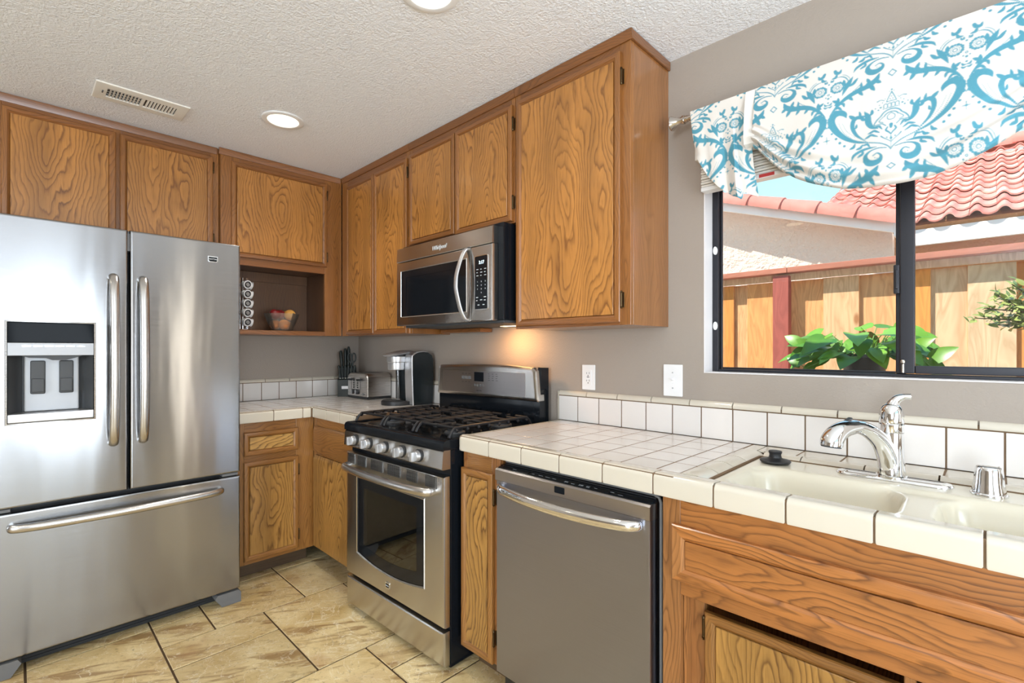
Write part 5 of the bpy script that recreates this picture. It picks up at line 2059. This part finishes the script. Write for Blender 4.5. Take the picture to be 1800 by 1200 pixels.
# crown and its leaves
for rad, w in ((25, 1.9), (17, 1.6)):
    stroke([(rad * math.sin(a), 8 + rad * math.cos(a)) for a in [0, .4, .8, 1.15]], [w] * 4)
stroke([(23, 18), (33, 8), (38, -4), (22, -4), (12, -12)], [1.6, 2, 1.6, 1.5, 1.5])
stroke([(18, 14), (27, 4), (18, -2)], [1.3, 1.3, 1.3])
stroke([(0, -12), (0, -20)], [4.5, 3])
stroke([(8, -18), (11, -26), (4, -34), (0, -40)], [2, 2.4, 2, 1.4])
stroke([(0, 2), (7, 5), (8, 14), (0, 22)], [1.2, 1.2, 1.2, 1.2])
for u in (4, 13):
    stroke([(u - 4, 40), (u - 4, 48), (u, 51), (u + 4, 48), (u + 4, 40)], [1.2] * 5)
stroke([(0, 38), (18, 37)], [1.5, 1.2])
stroke([(11, 56), (6, 70), (0, 84)], [1.3, 1.4, 1.6])
stroke([(0, 57), (10, 56)], [1.4, 1.2])
dab(3, 63, 1.6); dab(0, 70, 1.6); dab(0, 90, 2.4); dab(5, 86, 1.2)
dab(24, 44, 2.6); dab(29, 38, 2.2); dab(27, 52, 1.6); dab(36, 45, 1.8)
stroke([(16, 62), (24, 66), (32, 64)], [1.1, 1.1, 1.6])
dab(20, 57, 1.4); dab(14, 66, 1.2)
# feather beside the crown
stroke([(30, -14), (44, -6), (52, 10), (54, 28), (62, 46)], [2, 5, 7.5, 7, 1])
leaf((54, 20), (70, 34), 4.5, -.2); leaf((50, 28), (44, 44), 4, .2); leaf((56, 30), (74, 50), 3.5, -.3)
# great crescent leaf
stroke([(50, -48), (82, -36), (110, -16), (132, 12), (143, 40), (138, 58), (124, 64), (111, 56), (106, 44)], [2, 4, 6.5, 8.5, 9.5, 9.5, 9, 6.5, 1.2])
dab(146, 50, 7); dab(133, 68, 7); dab(146, 28, 6)
stroke([(92, -24), (112, 0), (124, 30)], [1.1, 1.3, 1.0])
stroke([(84, -22), (104, 2), (115, 28)], [.9, 1.1, .9])
# inner leaf
stroke([(58, -42), (80, -18), (90, 8), (88, 28), (78, 34), (68, 26)], [1.5, 4, 5.5, 6, 5.5, 1])
leaf((88, 20), (98, 46), 5, .2); leaf((90, 2), (80, 14), 3, .3)
# stalks and lower scroll
stroke([(0, -82), (8, -70), (24, -58), (50, -48)], [1.5, 1.7, 2, 2])
stroke([(0, -60), (6, -54), (16, -46), (22, -40)], [1.1, 1.2, 1.4, 1.8])
stroke([(0, -84), (0, -56), (0, -44)], [1.2, 1.2, 1.4])
dab(0, -50, 3.2); dab(9, -46, 2)
stroke([(10, -76), (28, -72), (46, -76), (58, -88), (54, -103), (40, -109), (26, -104), (22, -94), (30, -86), (40, -90)], [1.6, 2, 2.4, 5, 8, 8.5, 6, 3, 1.8, 1.4])
dab(36, -96, 1.3); dab(31, -98, 1.1); dab(60, -98, 5)
stroke([(34, -66), (60, -66), (84, -76), (92, -88)], [1.6, 4.5, 4, 1])
leaf((48, -62), (66, -52), 3, .3); leaf((64, -66), (76, -84), 3.5, -.3)
leaf((66, -50), (80, -60), 4, -.2); leaf((84, -42), (96, -54), 4, -.2)
leaf((26, -28), (52, -24), 3.4, .25); leaf((30, -38), (60, -36), 3.2, .25)
leaf((20, -20), (40, -10), 3, .3)
for u, v, r in ((130, -14, 3.6), (121, -28, 3.8), (110, -40, 3.6), (141, 4, 3.2)):
    dab(u, v, r)
for u, v in ((0, -128), (153.5, 34), ):
    for k in range(9):
        t = k / 8
        dab(u + 9 * t, v + 10 * (1 - t), 1.5)
        dab(u + 9 * t, v - 10 * (1 - t), 1.5)
dab(153.5, -14, 3); stroke([(145, -14), (153.5, -14)], [.8, 1.6]); stroke([(153.5, -24), (153.5, -4)], [.9, 1.4])
# long acanthus stem sweeping up over the crown to the paired flowers
stroke([(147, 62), (132, 84), (110, 104), (84, 116), (58, 122), (38, 134), (30, 150)], [2, 4, 6, 7.5, 8, 7.5, 2])
leaf((112, 102), (92, 94), 4.2, -.3); leaf((92, 112), (68, 100), 4.6, -.3); leaf((66, 118), (40, 104), 5.4, -.3); leaf((124, 92), (112, 80), 3.4, -.3)
leaf((46, 126), (26, 122), 5, -.25); leaf((62, 124), (58, 146), 4.4, .3); leaf((84, 120), (72, 140), 3.4, .3)
leaf((138, 78), (118, 72), 3.4, -.3)
stroke([(98, 116), (80, 130), (70, 142)], [1, 1.2, .8])
# tulip leaf next to the flower
stroke([(118, 118), (112, 134), (104, 150), (94, 168)], [1.2, 5, 7, 1.4])
leaf((108, 140), (82, 158), 4.5, .15); leaf((106, 146), (116, 166), 4.5, -.2)
leaf((132, 86), (141, 108), 4.6, .3); leaf((136, 92), (128, 112), 4.2, .2)
# paired flowers (medallions)
fc = (131, 148)
for k in range(16):
    a = 2 * PI * k / 16
    dab(fc[0] + 15.5 * math.cos(a), fc[1] + 15 * math.sin(a), 3.1 + .9 * (k % 2))
for rad, w in ((9, 1.2), (4.5, 1.3)):
    for k in range(14):
        a = 2 * PI * k / 14
        dab(fc[0] + rad * math.cos(a), fc[1] + rad * math.sin(a), w)
stroke([(fc[0] - 27 * math.cos(a), fc[1] + 4 + 30 * math.sin(a)) for a in [-.15, .3, .8, 1.25, 1.6]], [1.0, 1.5, 1.7, 1.5, .9])
stroke([(fc[0] - 32 * math.cos(a), fc[1] + 6 + 34 * math.sin(a)) for a in [.1, .5, .9, 1.2]], [.7, 1.0, 1.0, .7])
dab(153.5, 132, 3.5); wipe(153.5, 132, 1.4); dab(153.5, 120, 3.2); dab(147, 124, 2); dab(153.5, 166, 2.6); dab(148, 176, 2.4)
leaf((146, 182), (134, 192), 3.8, .3); leaf((150, 172), (142, 178), 2.4, .3)
stroke([(140, 206), (136, 198), (128, 196), (124, 204)], [4, 5, 4.5, 1.5])
dab(153.5, 106, 2.6); leaf((153.5, 98), (144, 104), 2.4, .3); leaf((153.5, 92), (143, 94), 2.4, .3)
ink_mask = np.clip(.5 - ink / 1.6, 0, 1)
TEAL = np.array(srgb(54, 142, 164))
CREAM = np.array(srgb(226, 220, 212))


def print_colour(x, z):
    """ink colour of the cloth at cloth coordinates in metres"""
    u = np.asarray(x) * 1000.0 / RES
    v = np.asarray(z) * 1000.0 / RES
    i0, j0 = np.floor(u - .5).astype(int), np.floor(v - .5).astype(int)
    fu, fv = u - .5 - i0, v - .5 - j0
    g = lambda i, j: ink_mask[j % nv, i % nu]
    m = (g(i0, j0) * (1 - fu) + g(i0 + 1, j0) * fu) * (1 - fv) + (g(i0, j0 + 1) * (1 - fu) + g(i0 + 1, j0 + 1) * fu) * fv
    return CREAM[None, :] * (1 - m[:, None]) + TEAL[None, :] * m[:, None]


def cloth(name, X, Y, Z, CX, CZ_, parent, mat):
    """grid sheet; arrays (rows, columns); CX, CZ_ cloth coordinates for the print"""
    nr, nc = X.shape
    co = np.stack([X.ravel(), Y.ravel(), Z.ravel()], 1) - np.array(OFF[parent.name])
    idx = np.arange(nr * nc).reshape(nr, nc)
    q = np.stack([idx[:-1, :-1].ravel(), idx[:-1, 1:].ravel(), idx[1:, 1:].ravel(), idx[1:, :-1].ravel()], 1)
    me = bpy.data.meshes.new(name)
    me.from_pydata(co.tolist(), [], q.tolist())
    col = print_colour(CX.ravel(), CZ_.ravel())
    at = me.color_attributes.new('print', 'FLOAT_COLOR', 'POINT')
    rgba = np.ones((nr * nc, 4), dtype=np.float32)
    rgba[:, :3] = col
    at.data.foreach_set('color', rgba.ravel())
    me.materials.append(mat)
    me.shade_smooth()
    o = bpy.data.objects.new(name, me)
    COL.objects.link(o)
    o.parent = parent
    OFF[o.name] = OFF[parent.name].copy()
    s = o.modifiers.new('cloth thickness', 'SOLIDIFY')
    s.thickness = .0012
    s.offset = 0
    return o


c = thing('window_valance', 'teal and white damask tie up valance hanging from the curtain rod', 'valance', (3.29, -.1, 2.14), BACK)
CRX, CRZ = 3.283, 1.905
ex = np.array([2.905, 2.926, 2.948, 2.993, 3.038, 3.088, 3.16, 3.235, 3.304, 3.369, 3.429, 3.486, 3.54, 3.59, 3.64, 3.675])
ez = np.array([1.965, 1.945, 1.911, 1.858, 1.819, 1.788, 1.759, 1.745, 1.741, 1.747, 1.763, 1.790, 1.824, 1.87, 1.93, 1.965])
nc, nr = 390, 230
xs_ = np.linspace(2.912, 3.670, nc)
eb = np.interp(xs_, ex, ez)
ker = np.ones(21) / 21
eb = np.convolve(np.pad(eb, 10, mode='edge'), ker, mode='valid')
t = np.linspace(0, 1, nr)[:, None]
ZT = rz_ + .0145
X = np.repeat(xs_[None, :], nr, 0)
drop = ZT - eb[None, :]
tt = np.minimum(t / .9, 1.0)
Z = ZT - drop * tt
over = np.clip((t - .9) / .1, 0, 1)
Y = -.1035 - .050 * np.sin(np.pi * .62 * tt) * np.clip(drop / .36, 0, 1) - .004 * np.sin(X * 37) * tt
# gathers running along the lower hem, tighter near the tied ends
endw = np.exp(-((X - 2.912) / .16)) + np.exp(-((3.670 - X) / .16))
low_ = np.clip((tt - .62) / .38, 0, 1)
Y += (.008 + .012 * endw) * np.sin(tt * 46 + 1.2 * np.sin(X * 9)) * low_
# hem rolls under and back
ang = over * np.pi
Y += .016 * (1 - np.cos(ang))
Z -= .009 * np.sin(ang) - .0
# fold over the rod at the top
cloth('swag', X, Y, Z, X - CRX, (Z - CRZ) * 1.0, c, M['damask'])


def tail(x0, x1, b0, b1, flip, name='tail'):
    nc, nr = 130, 190
    s = np.linspace(0, 1, nc)[None, :]
    t = np.linspace(0, 1, nr)[:, None]
    sb = s if not flip else 1 - s
    zb_ = np.interp(sb, [0, .12, .22, .40, .62, .76, .78, 1.0], [1.972, 1.925, 1.888, 1.842, 1.800, 1.783, 1.806, 1.784])
    xt = x0 + (x1 - x0) * s
    xb_ = b0 + (b1 - b0) * s
    Z = ZT + (zb_ - ZT) * t
    X = xt + (xb_ - xt) * t ** 1.3 + 0 * Z
    fold = np.interp(sb, [0, .3, .55, .745, .765, .85, 1.0], [.0, -.012, -.004, -.026, .004, -.006, .004])
    Y = -.1035 + fold * np.clip(t * 1.4 - .25, 0, 1) - .004 * np.sin(s * 19) * t
    # the cloth is gathered at the tie, so creases fan out from there
    Y += .005 * np.sin((s * 5 + t * 9)) * np.clip(t * 2 - .6, 0, 1)
    return cloth(name, X, Y, Z, X - CRX, Z - CRZ, c, M['damask'])


tail(2.684, 2.886, 2.708, 2.920, False)
tail(3.696, 3.898, 3.662, 3.874, True)
for xa, xb in ((2.881, 2.916), (3.666, 3.701)):
    bm = B()
    loft(bm, [[(xa, y, z), (xb, y, z), (xb, y + .002, z), (xa, y + .002, z)] for y, z in ((-.075, rz_ + .010), (-.088, rz_ + .0175), (-.104, rz_ + .014), (-.111, rz_ - .01), (-.122, 2.06), (-.128, 1.985), (-.122, 1.962), (-.10, 1.953), (-.07, 1.958), (-.052, 1.98), (-.052, 2.05), (-.062, 2.11))])
    part('tie_band', bm, M['cloth_white'], c, label='white cotton tie band')

c = thing('pleated_shade', 'white pleated window shade drawn up behind the damask valance', 'window shade', (3.29, -.03, 1.98), BACK)
bm = B()
box(bm, 2.676, 3.905, -.046, -.0015, 1.984, 2.045, .003)
part('head_rail', bm, M['shade'], c)
bm = B()
for k in range(11):
    z = 1.876 + k * .0096
    box(bm, 2.70, 3.88, -.044 - .004 * (k % 2), -.006, z + .001, z + .0086, .0015, 1)
part('pleats', bm, M['shade'], c)
bm = B()
box(bm, 2.70, 3.88, -.048, -.004, 1.860, 1.8755, .003)
part('bottom_rail', bm, M['white_plastic'], c)
bm = B()
box(bm, 2.906, 2.955, -.0492, -.0481, 1.862, 1.873)
part('warning_tag', bm, M['red_tag'], c, wn=False)
# ================================================================== outdoors, seen through the window
GZ = -.20
bm = B()
box(bm, -3, 10, .15, 12, GZ - .1, GZ)
struct('ground', bm, M['ground'], (3.5, 6, GZ))

# board on board fence
c = thing('wooden_fence', 'cedar board fence with reddish post and cap rail outside the window', 'fence', (3.0, 2.13, GZ), BACK)
front = [(1.0, 1.2), (1.28, 1.48), (1.56, 1.74), (1.80, 2.039), (2.137, 2.341), (2.642, 2.850), (3.05, 3.214), (3.379, 3.583), (3.72, 3.92), (4.05, 4.25), (4.38, 4.58), (4.7, 4.9)]
back = [(1.16, 1.34), (1.44, 1.62), (1.70, 1.86), (1.99, 2.18), (2.42, 2.68), (2.81, 3.09), (3.17, 3.42), (3.54, 3.76), (3.88, 4.09), (4.2, 4.42), (4.54, 4.74)]
bm = B()
for a, b in front:
    box(bm, a, b, 2.093, 2.112, GZ + .02, 1.765, .002, 1)
for a, b in back:
    box(bm, a, b, 2.118, 2.137, GZ + .02, 1.765, .002, 1)
part('boards', bm, M['fence'], c)
for x in (2.392, 4.80, -.02):
    bm = B()
    box(bm, x - .052, x + .052, 2.02, 2.091, GZ, 1.800, .004)
    part('post', bm, M['fence_red'], c)
bm = B()
box(bm, -.5, 2.437, 2.00, 2.16, 1.815, 1.853, .004)
box(bm, 2.440, 5.2, 2.00, 2.16, 1.815, 1.853, .004)
part('cap_rail', bm, M['fence_cap'], c)
bm = B()
box(bm, -.5, 5.2, 2.075, 2.0915, 1.767, 1.8145, .003)
part('top_rail', bm, M['fence'], c)

# neighbouring house
c = thing('neighbor_house', 'pale stucco house with pink clay tile roof beyond the fence', 'house', (3.0, 5, GZ), BACK)
SL = -.326


def rake_z(x):
    return 2.243 + (x - 2.909) * SL


bm = B()
prism(bm, [(-1.5, GZ), (2.86, GZ), (2.86, rake_z(2.86) + .03), (-1.5, rake_z(-1.5) + .03)], 3.52, 3.66)
part('gable_wall', bm, M['stucco'], c)
bm = B()
box(bm, 2.75, 8.0, 4.25, 4.4, GZ, 2.6)
box(bm, 2.80, 8.0, 3.83, 4.25, 2.27, 2.29)
part('side_wall', bm, M['stucco_shaded'], c)
bm = B()
prism(bm, [(-1.5, rake_z(-1.5)), (2.895, rake_z(2.895)), (2.895, rake_z(2.895) + .125), (-1.5, rake_z(-1.5) + .125)], 3.29, 3.33)
prism(bm, [(-1.5, rake_z(-1.5) + .05), (2.84, rake_z(2.84) + .05), (2.84, rake_z(2.84) + .08), (-1.5, rake_z(-1.5) + .08)], 3.332, 3.70)
part('rake_board', bm, M['fascia'], c)
bm = B()
box(bm, 2.86, 8.0, 3.79, 3.83, 2.195, 2.335, .003)
box(bm, 2.895, 2.93, 3.30, 3.79, rake_z(2.9) - .03, rake_z(2.9) + .10, .003)
part('fascia', bm, M['fascia'], c)


def barrel(bm, p0, p1, r0, r1, up, n=12, thick=.014):
    """half round clay tile with thickness"""
    p0, p1 = Vector(p0), Vector(p1)
    t = (p1 - p0).normalized()
    up = (Vector(up) - t * Vector(up).dot(t)).normalized()
    sd = t.cross(up)
    rings = []
    for p, r in ((p0, r0), (p1, r1)):
        ring = [p + sd * r * math.cos(a) + up * r * math.sin(a) * .95 for a in [-.25 + (PI + .5) * k / n for k in range(n + 1)]]
        ring += [p + sd * (r - thick) * math.cos(a) + up * (r - thick) * math.sin(a) * .95 for a in [-.25 + (PI + .5) * (n - k) / n for k in range(n + 1)]]
        rings.append(ring)
    loft(bm, rings)


xr = [2.93 - .297 * k for k in range(0, 9)]
for k in range(8):
    xa, xb = xr[k], xr[k + 1]
    zz = lambda x: rake_z(x) + .095
    bm = B()
    barrel(bm, (xa + .0, 3.33, zz(xa)), (xb - .05, 3.33, zz(xb - .05) + .004), .112, .094, (0, 0, 1))
    part('rake_tile', bm, M['roof'], c)
# main field of S tiles
EY, EZ, RS = 3.74, 2.372, .45
x_l, x_r_ = 2.00, 7.4
bm = B()
cw, ch = .168, .25
ncol, nrow = int((x_r_ - x_l) / cw), 13
ln = math.sqrt(1 + RS * RS)
for j in range(nrow + 1):
    for i in range(ncol):
        x0 = x_l + i * cw
        ya, yb = EY + j * ch, EY + (j + 1) * ch + .05
        if yb > 6.95:
            yb = 6.95
        if ya >= 6.9:
            continue
        jit = R.uniform(-.006, .006)
        rows = []
        for y, lift in ((ya, .036 + jit), (yb, .008 + jit)):
            row = []
            for k in range(13):
                u = k / 12
                h = .034 * math.sin(2 * PI * (u - .02)) if u < .5 else .013 * math.sin(2 * PI * u)
                row.append((x0 + u * cw * .995, y, EZ + (y - EY) * RS + lift + h))
            rows.append(row)
        lip = [(x, y + .004, z - .014) for x, y, z in rows[0]]
        loft(bm, [lip, rows[0], rows[1]], closed=False)
part('tile_field', bm, M['roof'], c, smooth=50, wn=False, recalc=False)
bm = B()
prism(bm, [(EY + .06, EZ + .0), (6.9, EZ + (6.9 - EY) * RS - .03), (6.9, EZ + (6.9 - EY) * RS - .10), (EY + .10, EZ - .05)], x_l + .02, x_r_, 'yz')
part('roof_deck', bm, M['stucco_shaded'], c)
for k in range(13):
    xa = x_l - .02 + k * .42
    bm = B()
    z = EZ + (6.9 - EY) * RS + .045
    barrel(bm, (xa, 6.9, z + .014), (xa + .46, 6.9, z), .13, .115, (0, 0, 1))
    part('ridge_tile', bm, M['roof'], c)


# ------------------------------------------------------------------ plants
def leaf_mesh(bm, base, direction, normal, length, width, droop=.25, fold=.25, heart=True, n=7):
    d = Vector(direction).normalized()
    nn = Vector(normal)
    nn = (nn - d * nn.dot(d)).normalized()
    s = d.cross(nn)
    mid, lf, rt = [], [], []
    for k in range(n + 1):
        t = k / n
        w = width * .5 * (math.sin(PI * min(1, t * .93 + .07) ** .62) ** .8 if heart else math.sin(PI * t ** .85))
        w = max(w, .0008)
        p = Vector(base) + d * length * t - nn * droop * length * t * t
        back = d * (-length * .12 * (1 - t) ** 3) if heart else Vector()
        mid.append(bm.verts.new(p))
        lf.append(bm.verts.new(p + s * w + nn * w * fold + back))
        rt.append(bm.verts.new(p - s * w + nn * w * fold + back))
    for k in range(n):
        bm.faces.new((mid[k], mid[k + 1], lf[k + 1], lf[k]))
        bm.faces.new((rt[k], rt[k + 1], mid[k + 1], mid[k]))


# pothos in a black pot on a stand just outside the glass
px, py = 3.045, 1.0
PZ = 1.10
c = thing('plant_stand', 'slim dark plant stand under the pothos outside the window', 'stand', (px, py, GZ), BACK)
bm = B()
lathe(bm, [(.001, PZ - .026), (.125, PZ - .026), (.13, PZ - .02), (.13, PZ - .006), (.126, PZ - .001), (.001, PZ - .001)], (px, py, 0), 32)
part('top', bm, M['black_matte'], c)
for k in range(3):
    a = .5 + 2 * PI * k / 3
    bm = B()
    tube(bm, [(px + .09 * math.cos(a), py + .09 * math.sin(a), PZ - .027), (px + .15 * math.cos(a), py + .15 * math.sin(a), GZ + .001)], .011, 10)
    part('leg', bm, M['black_matte'], c)
c = thing('pothos_plant', 'leafy green pothos in a black pot just outside the window', 'plant', (px, py, PZ), BACK)
bm = B()
lathe(bm, [(.001, PZ), (.068, PZ), (.072, PZ + .004), (.092, PZ + .125), (.097, PZ + .127), (.097, PZ + .145), (.091, PZ + .145), (.087, PZ + .11), (.001, PZ + .11)], (px, py, 0), 32)
part('pot', bm, M['pot_black'], c)
bm_s, bm_l = B(), B()
rp = random.Random(11)
for k in range(78):
    a = rp.uniform(0, 2 * PI)
    el = rp.uniform(.0, 1.25)
    ln_ = rp.uniform(.07, .20)
    b0 = Vector((px + .05 * math.cos(a), py + .05 * math.sin(a), PZ + .125))
    tipd = Vector((math.cos(a) * math.cos(el) * 1.15, math.sin(a) * math.cos(el) * .75, math.sin(el) * .85))
    e_ = b0 + tipd * ln_
    tube(bm_s, [b0, (b0 + e_) / 2 + Vector((0, 0, .018)), e_], [.0028, .0024, .0018], 6)
    dv = Vector((tipd.x + rp.uniform(-.3, .3), tipd.y + rp.uniform(-.5, .2), rp.uniform(-.55, .15)))
    L = rp.uniform(.075, .135)
    leaf_mesh(bm_l, e_, dv, (rp.uniform(-.25, .25), -.55 + rp.uniform(-.3, .3), 1), L, L * rp.uniform(.62, .8), rp.uniform(.1, .4), rp.uniform(.1, .35))
# trailing vines to the left and one to the right
for pts, lv in (([(px - .06, py - .03, PZ + .14), (px - .12, py - .06, PZ + .15), (px - .20, py - .07, PZ + .175), (px - .235, py - .08, PZ + .185)], ((.35, 0), (.6, 1), (.8, 0), (1, 1))),
                ([(px - .06, py - .05, PZ + .13), (px - .12, py - .08, PZ + .125), (px - .17, py - .09, PZ + .105), (px - .225, py - .09, PZ + .075)], ((.4, 1), (.7, 0), (1, 1))),
                ([(px + .07, py - .02, PZ + .14), (px + .13, py - .05, PZ + .16), (px + .20, py - .06, PZ + .14), (px + .25, py - .07, PZ + .09)], ((.3, 0), (.5, 1), (.75, 0), (.9, 1), (1, 0)))):
    P = smoothpath(pts, 8)
    tube(bm_s, P, .0026, 6)
    for f, sd in lv:
        p = P[int(f * (len(P) - 1))]
        L = rp.uniform(.07, .10)
        dv = Vector((-.8 if pts[-1][0] < px else .7, rp.uniform(-.4, .1), .5 if sd else -.6))
        e_ = p + dv.normalized() * .03
        tube(bm_s, [p, e_], .0018, 6)
        leaf_mesh(bm_l, e_, dv, (0, -1, .5), L, L * .72, .2, .2)
part('stems', bm_s, M['stem'], c)
part('foliage', bm_l, M['pothos'], c, smooth=60, wn=False, recalc=False)

# shrub whose branch reaches into the right of the window
c = thing('shrub', 'thin twiggy shrub with small pale leaves at the right edge of the window', 'shrub', (3.86, 1.05, GZ), BACK)
bm_s, bm_l = B(), B()
trunk = smoothpath([(3.86, 1.05, GZ), (3.84, 1.06, .5), (3.80, 1.04, 1.0), (3.72, 1.03, 1.33)], 8)
tube(bm_s, trunk, [.022 - .012 * i / (len(trunk) - 1) for i in range(len(trunk))], 10)
top = trunk[-1]
ends = [(3.43, 1.0, 1.40), (3.46, .98, 1.44), (3.50, 1.0, 1.49), (3.54, .96, 1.53), (3.60, 1.02, 1.50), (3.50, 1.05, 1.37), (3.56, .98, 1.36), (3.66, .98, 1.55), (3.74, 1.0, 1.58), (3.80, 1.05, 1.48), (3.86, 1.0, 1.42), (3.60, 1.1, 1.43), (3.55, 1.02, 1.44)]
for e in ends:
    e = Vector(e)
    m = (top + e) / 2 + Vector((rp.uniform(-.03, .03), rp.uniform(-.03, .03), .02))
    P = smoothpath([top, m, e], 6)
    tube(bm_s, P, [.006 - .004 * i / (len(P) - 1) for i in range(len(P))], 7)
    for k in range(60):
        f = rp.uniform(.35, 1.02)
        p = P[min(len(P) - 1, int(f * (len(P) - 1)))] + Vector((rp.uniform(-.022, .022), rp.uniform(-.022, .022), rp.uniform(-.018, .022)))
        dv = Vector((rp.uniform(-1, .6), rp.uniform(-1, 1), rp.uniform(-.2, 1)))
        L = rp.uniform(.026, .050)
        leaf_mesh(bm_l, p, dv, (rp.uniform(-1, 1), -.6, 1), L, L * .42, .15, .2, heart=False, n=4)
part('branches', bm_s, M['twig'], c)
part('foliage', bm_l, M['shrub'], c, smooth=60, wn=False, recalc=False)
